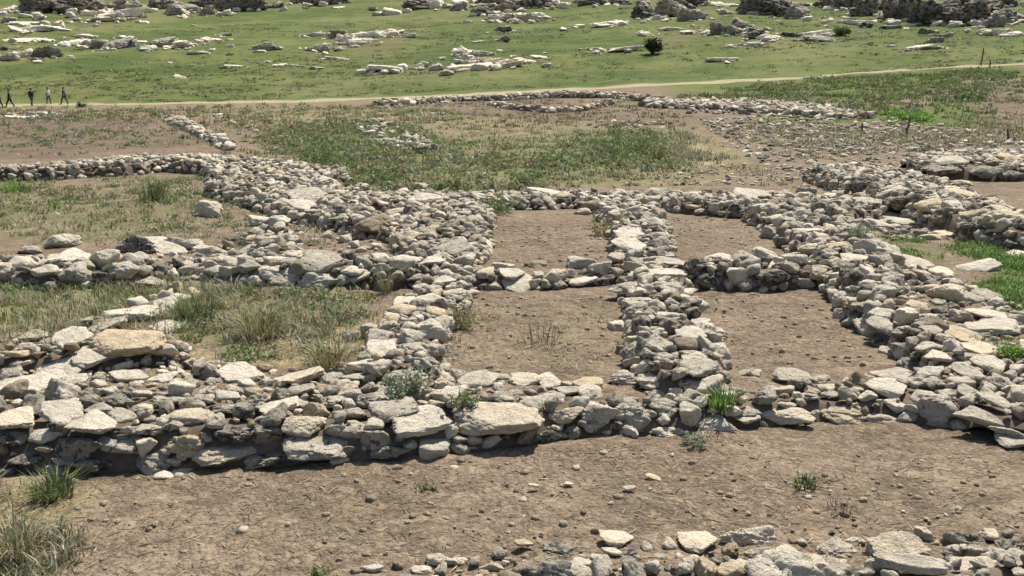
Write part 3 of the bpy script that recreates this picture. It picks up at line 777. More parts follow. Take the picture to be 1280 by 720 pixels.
def leaves(cent, nor, size, col, seed):
    """diamond leaves folded along the midrib"""
    r = np.random.default_rng(seed); n = len(cent)
    t = r.normal(size=(n, 3)); t -= nor * (t * nor).sum(1, keepdims=True); t /= np.linalg.norm(t, axis=1, keepdims=True) + 1e-9
    b = np.cross(nor, t); s = (size * r.uniform(.6, 1.3, n))[:, None]
    V = np.stack([cent - t * s, cent + b * s * .42 + nor * s * .15, cent + t * s, cent - b * s * .42 + nor * s * .15], 1).reshape(-1, 3)
    i = np.arange(n) * 4
    F = [np.c_[i, i + 1, i + 2], np.c_[i, i + 2, i + 3]]
    c = np.broadcast_to(np.asarray(col, float), (n, 3)) * (1 + r.normal(0, .25, (n, 1))) * (1 + r.normal(0, .08, (n, 3)))
    return V, F, np.repeat(np.clip(c, .005, .7), 4, 0)

def join(parts):
    V = []; F3 = []; F4 = []; C = []; o = 0
    for v, f, c in parts:
        V.append(v); C.append(c)
        for x in f: (F4 if x.shape[1] == 4 else F3).append(x + o)
        o += len(v)
    out = []
    if F4: out.append(np.concatenate(F4))
    if F3: out.append(np.concatenate(F3))
    return np.concatenate(V), out, np.concatenate(C)

def surf(px, py):
    return hit([px], [py])[0]

GREEN, BRIGHT, OLIVE, STRAW, BROWN, GREY, DARK = (.14, .19, .07), (.16, .30, .05), (.25, .24, .11), (.48, .41, .25), (.22, .165, .105), (.24, .27, .18), (.022, .034, .012)
def tuft(px, py, wpx, hpx, col, label, n=70, seed=0, col2=None, width=.007):
    p = surf(px, py + hpx * .35); m = float(project(p)[2]) / FPX
    v = [blades(np.zeros((1, 3)), n, hpx * m * 1.0, wpx * m * .30, col, seed, .9, width * .8, .9, .35)]
    if col2: v.append(blades(np.zeros((1, 3)), n // 2, hpx * m * .8, wpx * m * .36, col2, seed + 1, 1.2, width * .8, .9, .35))
    V, F, C = join(v)
    o = link('grass_tuft', mesh_from('grass_tuft', V, F, C, False), M_PLANT, loc=p - np.array([0, 0, .02]))
    return tag(o, label, 'grass tuft', 'tufts and weeds among the ruins')

def weed(px, py, wpx, hpx, col, label, n=14, seed=0, leaf=.028, per=16):
    p = surf(px, py + hpx * .3); m = float(project(p)[2]) / FPX
    r = np.random.default_rng(seed); W = wpx * m / 2; H = hpx * m
    par = []; st = []; col = tuple(c * 1.35 for c in col)
    for s in range(n):
        th = r.uniform(0, 2 * PI); rr = W * math.sqrt(r.random()); hh = H * r.uniform(.45, 1.0) * (1 - .35 * rr / W)
        base = np.array([math.cos(th), math.sin(th), 0]) * rr * .35; top = np.array([math.cos(th) * rr, math.sin(th) * rr, hh])
        t = r.uniform(.15, 1, per); c = base + (top - base) * t[:, None] + r.normal(0, leaf * .9, (per, 3))
        c[:, 2] = np.abs(c[:, 2])
        nr = r.normal(size=(per, 3)) + [0, 0, .8]; nr /= np.linalg.norm(nr, axis=1, keepdims=True)
        par.append(leaves(c, nr, leaf, col, seed * 31 + s))
        sd = np.array([-math.sin(th), math.cos(th), 0]) * .004
        st.append((np.array([base - sd, base + sd, top + sd * .4, top - sd * .4]), [np.array([[0, 1, 2, 3]])], np.tile(np.array(col) * .7, (4, 1))))
    o = empty('weed', p - np.array([0, 0, .01])); tag(o, label, 'weed', 'tufts and weeds among the ruins')
    V, F, C = join(par); link('foliage', mesh_from('foliage', V, F, C, False), M_PLANT, o)
    V, F, C = join(st); link('stem', mesh_from('stem', V, F, C, False), M_PLANT, o)
    return o

PLANT_MARKS = []
def mark(ph, px, py): PLANT_MARKS.append((ph, px, py))
tuft(902,497,50,36,BRIGHT,'bright green grass tuft growing out of the front wall near the brown cell',110,1); mark('the bright green tuft', 902, 492)
weed(575,499,50,30,(.16,.20,.10),'bushy green weed sprouting on the front wall above the broad tan slab',18,2,.022); mark('the bushy green weed', 575, 497)
weed(508,482,78,46,GREY,'greyish green spreading weed where the stub wall meets the front wall',24,3); mark('the greyish weed', 508, 482)
weed(870,549,42,22,GREY,'grey green leafy weed at the foot of the front wall below the bright tuft',12,4,.02)
weed(578,394,46,54,OLIVE,'tall yellowish green weed at the edge of the dry weed cell',22,5,.024); mark('the tall olive weed', 578, 394)
tuft(676,414,64,48,BROWN,'spiky dry brown weed standing alone on bare earth in the middle cell',34,6,width=.006); mark('the spiky dry weed', 676, 412)
tuft(246,380,64,52,GREEN,'fresh green clump beside the tilted pale stones in the grassy cell',130,7,OLIVE)
tuft(330,402,76,52,OLIVE,'large olive and straw clump in the middle of the grassy cell',150,8,STRAW)
tuft(412,444,64,44,OLIVE,'yellow green clump in the grassy cell next to the stub wall',120,9,STRAW)
tuft(484,350,22,44,OLIVE,'narrow upright yellow green tuft against the left wall',50,10)
tuft(1006,599,48,22,GREEN,'small low green tuft on the bare earth strip',80,11); mark('the low green tuft', 1006, 597)
tuft(1048,630,56,20,BROWN,'flattened dead brown tuft on the bare earth strip',36,12,None,.005)
tuft(987,712,38,24,BRIGHT,'green tuft growing between rocks of the nearest stone line',60,13)
tuft(65,606,66,44,GREEN,'green weeds at the shaded corner foot of the front wall',110,14,OLIVE)
tuft(18,668,66,84,STRAW,'tall straw coloured grass clump on the earth below the wall corner',80,15,OLIVE,.005)
weed(536,606,36,14,OLIVE,'tiny olive weed on the earth in front of the wall',8,16,.015)
weed(402,716,34,14,GREEN,'tiny green weed on the earth at the bottom edge',8,17,.015)
weed(626,256,58,38,GREEN,'low green bushy weed on the back wall corner of the small far cell',30,18,.035)
weed(757,285,46,30,OLIVE,'olive bushy weed in the corner of the small far cell',24,19,.03)
tuft(190,236,44,40,GREEN,'green tuft in the middle of the upper left enclosure',90,20,OLIVE,.012)
tuft(20,232,50,22,BRIGHT,'bright green tuft at the foot of the curved wall',80,21,None,.012)
weed(1072,292,36,24,GREY,'grey green cushion of leaves next to the crowning boulder',20,22,.03)
weed(398,190,80,56,GREEN,'wide green weed bush near the curved wall end',40,23,.06)
weed(790,180,110,44,GREEN,'wide green weed bush beside the pale straw patch',44,24,.07)
weed(826,190,44,34,OLIVE,'yellow green weed beside the pale straw patch',22,25,.06)
weed(566,228,40,26,OLIVE,'yellowish weed behind the back wall',20,26,.045)
weed(660,222,70,26,GREEN,'low green weed patch behind the small far cell',30,27,.05)
weed(470,222,60,24,GREEN,'low green weed behind the jumbled wall',26,28,.05)
weed(1138,146,60,14,BRIGHT,'low green shrub on the brown slope under the mound',24,29,.12)
weed(1212,120,60,14,GREEN,'sprawling green shrub on the crest of the mound',24,30,.12)
weed(1262,440,46,22,BRIGHT,'bright weed between flat stones at the end of the broad right wall',20,31,.03)

# general grass cover
def grass_field(name, polys, nb, wdt, seed, kind_cols, label):
    parts = []
    for q, (poly, count, h, lean) in enumerate(polys):
        P = poly_world(poly); lo, hi = P.min(0), P.max(0); r = np.random.default_rng(seed + q)
        x = r.uniform(lo[0], hi[0], count * 4); y = r.uniform(lo[1], hi[1], count * 4)
        c = fbm(np.c_[x, y] * 1.1, seed + 3, 3)
        wy = .25 + .035 * y.mean()
        c2 = fbm(np.c_[x, y] / wy * .8, seed + 9, 3)
        m = (poly_dist(P, x, y) + c2 * wy * 1.6 > wy * (r.random(len(x)) - .3)) & (c2 + .5 * c > -.05 - .5 * r.random(len(x))); x, y = x[m][:count], y[m][:count]
        rr, _ = ridge(x, y); keep = rr < .1 + .05 * r.random(len(x)); x, y = x[keep], y[keep]
        if not len(x): continue
        z = ground_z(x, y) - .01
        pick = r.choice(len(kind_cols), len(x), p=[k[1] for k in kind_cols]); col = np.array([k[0] for k in kind_cols])[pick]
        parts.append(blades(np.c_[x, y, z], nb, h * r.uniform(.5, 1.2, len(x)), .05 + .004 * y, col, seed + 50 + q, lean, wdt * max(1, y.mean() / 12)))
    V, F, C = join(parts)
    o = link(name, mesh_from(name, V, F, C, False), M_PLANT); tag(o, label, 'grass', kind='stuff')
DRY = [((.46, .41, .29), .34), ((.28, .29, .17), .3), ((.26, .20, .14), .16), ((.19, .23, .11), .2)]
grass_field('dry_grass', [
 ([(-60,350),(180,348),(320,362),(478,366),(465,420),(425,462),(250,468),(200,420),(130,440),(-60,440)], 900, .20, 1.1),
 ([(-60,232),(190,222),(310,232),(330,285),(200,306),(-60,312)], 480, .14, 1.3),
 ([(300,285),(430,285),(440,312),(300,315)], 120, .15, .9),
 ([(-60,600),(60,612),(100,640),(60,740),(-60,740)], 260, .16, 1.0),
 ([(340,165),(560,160),(880,165),(870,215),(640,238),(420,232)], 1100, .2, 1.2),
 ([(500,138),(565,140),(575,154),(510,156)], 140, .3, .9),
 ([(800,168),(850,165),(890,198),(840,206)], 260, .32, .9),
 ([(560,385),(765,380),(780,468),(560,468)], 70, .07, 1.2),
 ([(0,152),(220,150),(280,180),(180,188),(0,200)], 260, .16, 1.0),
 ([(880,160),(1280,165),(1280,185),(1000,200)], 500, .22, 1.0),
], 9, .0055, 300, DRY, 'thin dry straw grass with brown stalks over the cell floors')
grass_field('green_grass', [
 ([(345,168),(440,152),(560,175),(720,168),(850,168),(870,198),(800,220),(640,240),(480,236),(380,218)], 800, .17, 1.1),
 ([(-60,352),(180,350),(300,362),(300,430),(210,436),(120,400),(-60,430)], 330, .15, 1.1),
 ([(-60,226),(60,226),(110,245),(150,222),(230,222),(270,258),(200,296),(-60,308)], 300, .13, 1.1),
 ([(840,125),(1000,100),(1230,86),(1300,95),(1200,118),(1240,142),(1060,146)], 1300, .32, .8),
 ([(1235,428),(1290,425),(1290,448),(1240,446)], 60, .1, .7),
 ([(860,150),(1100,155),(1280,152),(1280,178),(1000,176)], 160, .14, 1.1),
], 9, .006, 400, [((.14, .19, .065), .5), ((.16, .27, .05), .25), ((.24, .23, .11), .25)], 'short green grass in patches between the walls and on the mound')

grass_field('fresh_grass', [
 ([(1222,304),(1250,296),(1330,288),(1330,405),(1250,394),(1212,362)], 1300, .12, .9),
 ([(1115,298),(1160,302),(1195,325),(1150,335),(1115,325)], 200, .10, .9),
], 9, .006, 430, [((.14, .28, .05), .6), ((.20, .30, .08), .25), ((.14, .22, .05), .15)], 'bright fresh green grass below the large slanting wall at the edge of the ruins')
grass_field('meadow_grass', [
 ([(-100,124),(300,122),(640,108),(900,94),(1340,70),(1340,30),(900,50),(-100,70)], 420, .22, 1.4),
], 7, .006, 460, [((.085, .115, .035), .6), ((.13, .14, .06), .4)], 'longer darker grass clumps over the lower meadow slope')
grass_field('dry_herbs', [
 ([(-60,136),(300,136),(640,126),(860,128),(860,162),(640,165),(440,150),(330,200),(240,180),(200,150),(-60,152)], 1900, .22, 1.0),
 ([(1180,150),(1330,120),(1330,178),(1100,180)], 400, .22, 1.0),
 ([(780,205),(1000,205),(1000,236),(780,236)], 150, .12, 1.0),
], 8, .006, 520, [(STRAW, .3), (BROWN, .3), (OLIVE, .25), (GREY, .15)], 'low dry herbs and stalks over the ground below the meadow path')

def undergrowth():
    sets = [([(345,165),(440,150),(560,172),(720,166),(850,166),(815,172),(840,205),(800,222),(640,242),(480,238),(380,220)], 900, .34),
            ([(300,140),(470,136),(700,150),(800,158),(820,205),(760,232),(600,240),(420,235),(330,200)], 420, .28),
            ([(-60,350),(180,350),(320,362),(470,366),(420,455),(210,450),(120,405),(-60,435)], 240, .13),
            ([(-60,226),(110,240),(230,222),(320,232),(320,290),(200,306),(-60,310)], 260, .16),
            ([(840,125),(1000,100),(1230,86),(1300,95),(1200,118),(1240,142),(1060,146)], 260, .5),
            ([(860,150),(1100,155),(1280,152),(1280,178),(1000,185),(900,175)], 110, .25),
            ([(1170,122),(1230,106),(1310,100),(1310,152),(1180,150)], 150, .4),
            ([(-60,150),(200,147),(240,180),(150,188),(-60,205)], 170, .3),
            ([(-60,134),(300,134),(640,124),(640,135),(300,150),(-60,150)], 160, .45)]
    parts = []
    cols = [(.17, .25, .08), (.25, .26, .12), (.34, .36, .22), (.25, .30, .19), (.18, .27, .08), (.26, .20, .13)]
    for q, (poly, count, rad) in enumerate(sets):
        P = poly_world(poly); lo, hi = P.min(0), P.max(0); r = np.random.default_rng(1500 + q)
        x = r.uniform(lo[0], hi[0], count * 6); y = r.uniform(lo[1], hi[1], count * 6)
        wy = .3 + .03 * y.mean(); c = 1.3 * fbm(np.c_[x, y] / wy * .38, 91, 3)
        m = (poly_dist(P, x, y) + c * wy * 1.5 > 0) & (c > .06 - .32 * r.random(len(x))); x, y = x[m][:count], y[m][:count]
        rr, _ = ridge(x, y); k = rr < .08; x, y = x[k], y[k]; z = ground_z(x, y)
        nl = 26
        for j in range(len(x)):
            R0 = rad * r.uniform(.5, 1.3); d = r.normal(size=(nl, 3)); d /= np.linalg.norm(d, axis=1, keepdims=True); d[:, 2] = np.abs(d[:, 2])
            ce = np.array([x[j], y[j], z[j]]) + d * (R0 * r.uniform(.3, 1, nl))[:, None] * (1, 1, .75)
            nr = d + r.normal(0, .6, (nl, 3)); nr /= np.linalg.norm(nr, axis=1, keepdims=True)
            parts.append(leaves(ce, nr, R0 * .22, cols[r.choice(6, p=[.22, .24, .18, .14, .12, .10])], 5000 * q + j))
    V, F, C = join(parts)
    tag(link('undergrowth', mesh_from('undergrowth', V, F, C, False), M_PLANT), 'mixed grey green and olive weeds covering the ground behind the cells', 'undergrowth', kind='stuff')
undergrowth()
def meadow_weeds():
    r = np.random.default_rng(77); N = 9000
    x = r.uniform(-110, 120, N); y = 100 + 85 * r.random(N) ** 1.2
    c = fbm(np.c_[x * .5, y] * .09, 93, 4); m = c > .10 - .45 * r.random(N) ** 2.5
    yl = np.interp(x, MEAD[:, 0], MEAD[:, 1]); m &= (y > yl + 2) & (np.abs(x) < .62 * y); x, y = x[m][:2600], y[m][:2600]; z = ground_z(x, y)
    cols = np.array([(.12, .155, .05), (.15, .17, .06), (.20, .195, .09), (.095, .13, .045)]); parts = []; nl = 16
    for j in range(len(x)):
        R0 = r.uniform(.3, .95); d = r.normal(size=(nl, 3)); d /= np.linalg.norm(d, axis=1, keepdims=True); d[:, 2] = np.abs(d[:, 2])
        ce = np.array([x[j], y[j], z[j]]) + d * (R0 * r.uniform(.3, 1, nl))[:, None] * (1.5, 1, .28)
        nr = d * (.3, .3, 1) + [0, -.1, .9]; nr = nr + r.normal(0, .3, (nl, 3)); nr /= np.linalg.norm(nr, axis=1, keepdims=True)
        parts.append(leaves(ce, nr, R0 * .26, cols[r.integers(0, 4)], 9000 + j))
    V, F, C = join(parts)
    tag(link('meadow_weeds', mesh_from('meadow_weeds', V, F, C, False), M_PLANT), 'low weeds and coarse grass drifting over the green slope', 'weeds', kind='stuff')
meadow_weeds()

# ------------------------------------------------------------------ gravel and dry litter on the earth
def litter():
    polys = [([(-60,600),(430,590),(700,565),(900,545),(1280,575),(1330,720),(-60,760)], 1200), ([(870,372),(1000,366),(1110,455),(920,462)], 320), ([(560,375),(765,368),(785,468),(565,470)], 500),
             ([(595,285),(750,280),(755,325),(600,330)], 700), ([(835,270),(930,272),(955,312),(850,318)], 500)]
    V2, F2 = ICO[2]; Vs = []; Fs = []; Cs = []; o = 0
    bp = []; 
    for q, (poly, n) in enumerate(polys):
        P = poly_world(poly); lo, hi = P.min(0), P.max(0); r = np.random.default_rng(800 + q)
        x = r.uniform(lo[0], hi[0], n * 2); y = r.uniform(lo[1], hi[1], n * 2)
        m = poly_dist(P, x, y) > 0; x, y = x[m][:n], y[m][:n]
        q2 = np.c_[x, y]; z = ground_z(x, y) + fbm(q2 * 2.2, 31, 4) * .035 + fbm(q2 * 9, 37, 3) * .016
        s = .006 + .034 * r.random(len(x)) ** 6
        pale = r.random(len(x)) < .10
        for j in range(len(x)):
            sc = s[j] * r.uniform(.6, 1.2, 3) * (1, 1, .7); a = r.uniform(0, 6.28); ca, sa = math.cos(a), math.sin(a)
            W = V2 * sc * (1 + r.normal(0, .12, (len(V2), 1))); W = np.c_[W[:, 0] * ca - W[:, 1] * sa, W[:, 0] * sa + W[:, 1] * ca, W[:, 2]]
            Vs.append(W + (x[j], y[j], z[j] + s[j] * .1)); Fs.append(F2 + o); o += len(V2)
            t = np.array((1.0, .5, .1) if pale[j] else (.72, .95, .05)) * r.uniform(.7, 1.15)
            Cs.append(np.tile(t, (len(V2), 1)))
    me = mesh_from('gravel', np.concatenate(Vs), np.concatenate(Fs), np.concatenate(Cs))
    tag(link('gravel', me, M_RUBBLE), 'small gravel and clods strewn over the bare brown earth', 'gravel', kind='stuff')
    parts = []
    for q, (poly, n) in enumerate(polys):
        P = poly_world(poly); lo, hi = P.min(0), P.max(0); r = np.random.default_rng(900 + q); n = int(n * .9)
        x = r.uniform(lo[0], hi[0], n * 2); y = r.uniform(lo[1], hi[1], n * 2)
        m = poly_dist(P, x, y) > 0; x, y = x[m][:n], y[m][:n]; N = len(x)
        q2 = np.c_[x, y]; z = ground_z(x, y) + fbm(q2 * 2.2, 31, 4) * .035 + fbm(q2 * 9, 37, 3) * .016 + .006
        a = r.uniform(0, PI, N); L = r.uniform(.015, .06, N); w = r.uniform(.002, .005, N)
        d = np.c_[np.cos(a), np.sin(a), r.normal(0, .15, N)] * L[:, None]; sd = np.c_[-np.sin(a), np.cos(a), np.zeros(N)] * w[:, None]; B = np.c_[x, y, z]
        V = np.stack([B - d - sd, B - d + sd, B + d + sd, B + d - sd], 1).reshape(-1, 3); i = np.arange(N) * 4
        c = np.where(r.random((N, 1)) < .45, [[.42, .34, .2]], [[.17, .13, .085]]) * r.uniform(.7, 1.2, (N, 1))
        parts.append((V, [np.c_[i, i + 1, i + 2, i + 3]], np.repeat(c, 4, 0)))
    V, F, C = join(parts)
    tag(link('straw_litter', mesh_from('straw_litter', V, F, C, False), M_PLANT), 'dry stalks and chaff scattered over the bare brown earth', 'litter', kind='stuff')
litter()

# ------------------------------------------------------------------ stones into the scene
marks = LM + PLANT_MARKS + [('the upper left enclosure', 170, 262), ('the curved wall end', 330, 215), ('the small far cell', 675, 305), ('the rear brown cell', 890, 295), ('the front brown cell', 985, 420), ('the people', 45, 125), ('the weedy stone heap', 490, 172)]
assign_labels(alone, marks, 'stone', None)
for s in alone:
    k = 5 if s['area'] > 900 else 4
    o = link('stone', stone_mesh(s['fam'], s['var'], k, M_STONE), None, loc=s['p'], rot=s['rot'], scale=s['dims'])
    o['tone'] = [float(v) for v in s['tone']]
    tag(o, s['label'], 'stone', 'loose limestone pieces of the ruined walls')

def rot_mat(e):
    return np.array(Euler(e).to_matrix())
def merged(stones, name):
    Vs = []; Fs = []; Cs = []; o = 0
    for s in stones:
        k = 4 if s['area'] > 700 else 3 if s['area'] > 40 else 2
        V, F = SHAPES[(s['fam'], s['var'], k)]
        W = (V * s['dims']) @ rot_mat(s['rot']).T + s['p']
        Vs.append(W); Fs.append(F + o); o += len(V); Cs.append(np.tile(s['tone'], (len(V), 1)))
    return mesh_from(name, np.concatenate(Vs), np.concatenate(Fs), np.concatenate(Cs))

def core_mesh(wi):
    w = WALLS[wi]; P, hw, h = w['pts'], w['hw'], w['h']
    seg = np.hypot(*np.diff(P, axis=0).T); cum = np.r_[0, np.cumsum(seg)]; L = cum[-1]
    st = .07 * max(1, P[:, 1].mean() / 14); n = max(8, int(L / st)); s = np.linspace(-hw[0] * 1.04, L + hw[-1] * 1.04, n)
    C = np.c_[np.interp(s, cum, P[:, 0]), np.interp(s, cum, P[:, 1])]; W = np.interp(s, cum, hw)
    C += (P[0] - P[1]) / seg[0] * np.maximum(-s, 0)[:, None] + (P[-1] - P[-2]) / seg[-1] * np.maximum(s - L, 0)[:, None]
    T = np.gradient(C, axis=0); T /= np.linalg.norm(T, axis=1, keepdims=True); N = np.c_[-T[:, 1], T[:, 0]]
    u = np.r_[-1.05, -.97, -.9, -.82, -.7, np.linspace(-.55, .55, 9), .7, .82, .9, .97, 1.05]
    X = C[:, None, :] + N[:, None, :] * (u[None] * W[:, None])[..., None]
    x, y = X[..., 0].ravel(), X[..., 1].ravel()
    rr, _ = ridge(x, y, wi); q = np.c_[x, y]
    z = ground_z(x, y) - .05 + rr * .94 + fbm(q * 4, 77, 3) * .05 * np.clip(rr * 4, 0, 1)
    m = len(u); i = (np.arange(m - 1)[None] + m * np.arange(n - 1)[:, None]).ravel()
    return mesh_from('earth_core', np.c_[x, y, z], np.c_[i, i + 1, i + m + 1, i + m])

for wi, w in enumerate(WALLS):
    c = w['pts'].mean(0); z = float(ground_z(c[:1], c[1:])[0])
    root = empty('stone_wall', (0, 0, 0)); tag(root, w['label'], 'stone wall', 'rubble walls of the ruin')
    link('earth_core', core_mesh(wi), M_CORE, root)
    rest = [s for s in STONES if s['key'] == wi and not s['alone']]
    if rest: tag(link('rubble_fill', merged(rest, 'rubble_fill'), M_RUBBLE, root), kind='stuff')
rest = [s for s in STONES if s['key'] < 0 and not s['alone']]
tag(link('loose_rubble', merged(rest, 'loose_rubble'), M_RUBBLE), 'loose pale rubble scattered over the open ground between the walls', 'rubble', kind='stuff')

# ------------------------------------------------------------------ boulders of the green hillside
HILL = {
 (0, 0): """380 62 140 48 w|480 48 170 32 w|60 30 125 36 w|150 25 140 55 d|270 28 135 60 d|330 20 95 55 d|420 20 90 44 g|510 22 105 42 g|600 12 95 54 d|680 32 135 50 g|770 42 60 34 g|830 46 62 30 w|755 12 90 40 d|850 15 120 54 d|930 18 120 54 d
 1020 20 60 22 d|1130 4 95 20 d|1220 6 125 20 d|1262 26 40 10 w|105 86 135 16 w|145 106 185 16 w|30 76 64 24 g|60 150 125 18 w|160 148 72 14 w|270 156 112 34 w|310 132 84 18 w|360 166 84 34 g|440 166 112 44 g|490 156 112 20 w|550 178 64 26 w
 600 156 94 42 g|672 160 84 44 w|470 136 62 14 w|30 206 84 44 w|100 196 112 44 w|172 196 112 48 g|32 180 62 16 d|780 146 104 26 c|836 127 52 13 w|666 284 62 19 w|740 197 92 9 w|872 245 72 11 w|980 175 104 30 g|1160 126 84 26 w
 1250 130 84 34 g|1176 176 122 38 w|1040 240 52 13 w|1105 245 48 15 w|1176 252 54 13 w|995 228 32 9 w|1255 218 84 9 w|720 95 22 10 w|632 232 22 9 w|350 95 30 12 g|40 436 80 14 c|110 436 70 12 w|185 432 90 12 c""",
 (425, 0): """25 142 74 40 w|75 150 122 22 w|105 126 180 20 w|256 132 62 19 w|65 160 72 15 w|330 14 195 50 d|442 26 64 32 g|550 42 105 36 d|640 62 172 46 w|732 60 94 42 w|612 30 84 34 g|692 14 105 46 d|662 72 42 30 d|800 6 134 34 d|920 6 110 28 d|1060 8 100 26 d|560 8 90 30 d|640 10 110 34 d|606 108 64 22 g
 510 155 54 13 w|462 188 94 50 w|532 196 94 26 w|562 226 154 26 c|622 241 124 18 c|692 226 124 28 c|742 212 64 13 w|486 250 174 15 c|196 253 184 22 w|1006 88 134 30 w|1130 80 22 15 w|1132 122 52 22 w|1060 182 124 13 w|945 180 52 11 w
 1240 105 94 13 w|1155 40 114 62 d|1232 36 114 62 g|602 146 64 18 g""",
 (850, 0): """46 55 104 50 g|36 118 74 20 w|110 118 64 26 w|152 110 84 42 g|262 96 134 52 g|202 115 64 32 g|282 130 84 32 d|342 138 114 36 w|276 162 74 24 w|410 130 64 16 d|506 122 124 26 w|516 146 114 22 g|182 170 44 18 w|156 220 114 13 w|656 82 114 20 w
 692 96 44 20 d|786 103 64 14 d|926 120 64 18 d|986 130 64 22 g|952 150 64 22 g|916 174 124 30 w|710 158 24 15 w|786 170 34 11 w|20 22 74 44 d|160 12 114 28 w|452 46 104 62 g|442 15 84 24 w|592 15 114 34 d|902 15 104 28 w|1002 22 94 32 w
 1082 26 84 34 w|1162 78 84 62 g|1192 116 104 32 w|1242 56 124 64 g|310 26 150 70 d|385 36 80 60 d|695 30 96 64 d|835 46 140 74 d|935 54 150 84 d|1050 50 170 88 d|880 20 100 50 d|990 30 110 60 d|1100 14 120 40 d|640 14 110 44 d|560 10 80 34 d|40 8 120 40 d|760 20 80 40 d|1120 20 100 40 d|1200 10 120 34 d|540 10 80 30 g|1150 116 84 27 w|1235 126 84 20 w|1162 36 84 44 d""",
}
BOULDERS = []
def hill():
    rows = []
    for (ox, oy), txt in HILL.items():
        for it in txt.replace('\n', '|').split('|'):
            f = it.split()
            if len(f) == 5: rows.append((ox + float(f[0]) / ZS, oy + float(f[1]) / ZS, float(f[2]) / ZS, float(f[3]) / ZS, f[4]))
    P = hit([r[0] for r in rows], [r[1] + r[3] * .38 for r in rows], walls=False)
    for i, (x, y, w, h, tk) in enumerate(rows):
        p = P[i]; m = p[1] / FPX; kk = 1.12 if tk == 'd' else 1.0; W = w * m * 1.12 * kk; H = h * m * 1.1 * kk
        fam = 's' if w > 4.5 * h else 'h'
        dep = min(W * .8, max(H * 1.6, W * .5))
        H = max(H * (.75 if tk in 'wc' else 1), .10 * W)
        p = p + np.array([0, dep * .2, H * .22])
        BOULDERS.append(dict(p=p, dims=np.array([W, dep, H * 1.25]), rot=(RNG.normal() * .05 + .1, RNG.normal() * .06, RNG.uniform(-.3, .3) + (PI if RNG.random() < .5 else 0)), fam=fam, var=int(RNG.integers(NV[fam])),
                             tone=np.array(TONES[tk]) * RNG.uniform(.95, 1.15, 3) * ((1.45, 1, .3) if tk in 'wc' else (.95, 1, 1.0)), tk=tk, px2=x, py2=y, area=w * h))
hill()
for b in BOULDERS:
    sz = 'large ' if b['area'] > 500 else 'small ' if b['area'] < 90 else ''
    b['desc'] = f"{sz}{TW[b['tk']]} {'flat rock' if b['fam'] == 's' else 'boulder'}"; b['place'] = 'on the hillside'
HM = [('the lone round bush', 815, 59), ('the tall leaning post', 1227, 70), ('the walking people', 45, 122), ('the green scrub bush', 1054, 40), ('the far ring wall', 720, 124),
      ('the dark hilltop cliff', 530, 5), ('the long white ledge', 490, 85), ('the curved pale ledge', 612, 75), ('the dark right crag', 1203, 17)]
for b in BOULDERS:
    if abs(b['px2'] - 490) < 6 and abs(b['py2'] - 85) < 4: b['label'] = 'long thin white ledge of rock alone in the lower meadow'
    if abs(b['px2'] - 536) < 6 and b['py2'] < 8: b['label'] = 'dark upright cliff of rock at the top of the meadow'
    if abs(b['px2'] - 614) < 4 and abs(b['py2'] - 76) < 3: b['label'] = 'middle piece of the curved cream ledge in the lower meadow'
near = min(BOULDERS, key=lambda b: (b['px2'] - 1203) ** 2 + (b['py2'] - 17) ** 2); near['label'] = 'large dark crag in the massed rocks at the top of the slope beyond the posts'
assign_labels(BOULDERS, HM, 'boulder', None)
for b in BOULDERS:
    o = link('boulder', stone_mesh(b['fam'], b['var'], 5 if b['area'] > 250 else 4, M_BOULDER), None, loc=b['p'], rot=b['rot'], scale=b['dims'])
    o['tone'] = [float(v) for v in b['tone']]
    tag(o, b['label'], 'boulder', 'limestone outcrops on the green hillside')
def hill_scree():
    out = []
    for b in BOULDERS:
        n = int(2 + b['area'] ** .5 * .45)
        for _ in range(n):
            W = b['dims'][0] * random.uniform(.10, .32)
            x = b['p'][0] + random.gauss(0, .42) * b['dims'][0]; y = b['p'][1] + random.gauss(-.1, .7) * b['dims'][1]
            h = W * random.uniform(.25, .6); fam = random.choice('hhs'); z = float(ground_z([x], [y])[0]) + h * .15
            tk = random.choice('wwwccg')
            out.append(dict(p=np.array([x, y, z]), dims=np.array([W, W * random.uniform(.6, 1), h]), rot=(random.gauss(.05, .12), random.gauss(0, .12), random.uniform(0, 6.28)), fam=fam, var=random.randrange(NV[fam]), tone=np.array(TONES[tk]) * (1.4, 1, .3), area=60))
    me = merged(out, 'scree')
    tag(link('scree', me, stone_mat('scree_limestone', 'GEOMETRY', far=True)), 'small pale rock fragments lying round the boulders of the green hillside', 'scree', kind='stuff')
hill_scree()

# ------------------------------------------------------------------ bushes
def tube(a, b, r0, r1, n=6):
    a, b = np.array(a, float), np.array(b, float); d = b - a; d /= np.linalg.norm(d)
    u = np.cross(d, [0.3, .9, .1]); u /= np.linalg.norm(u); v = np.cross(d, u); t = np.arange(n) * 2 * PI / n
    c = np.cos(t)[:, None] * u + np.sin(t)[:, None] * v
    V = np.r_[a + c * r0, b + c * r1]; i = np.arange(n); j = (i + 1) % n
    return V, [np.c_[i, j, j + n, i + n]], np.tile((.07, .055, .04), (2 * n, 1))

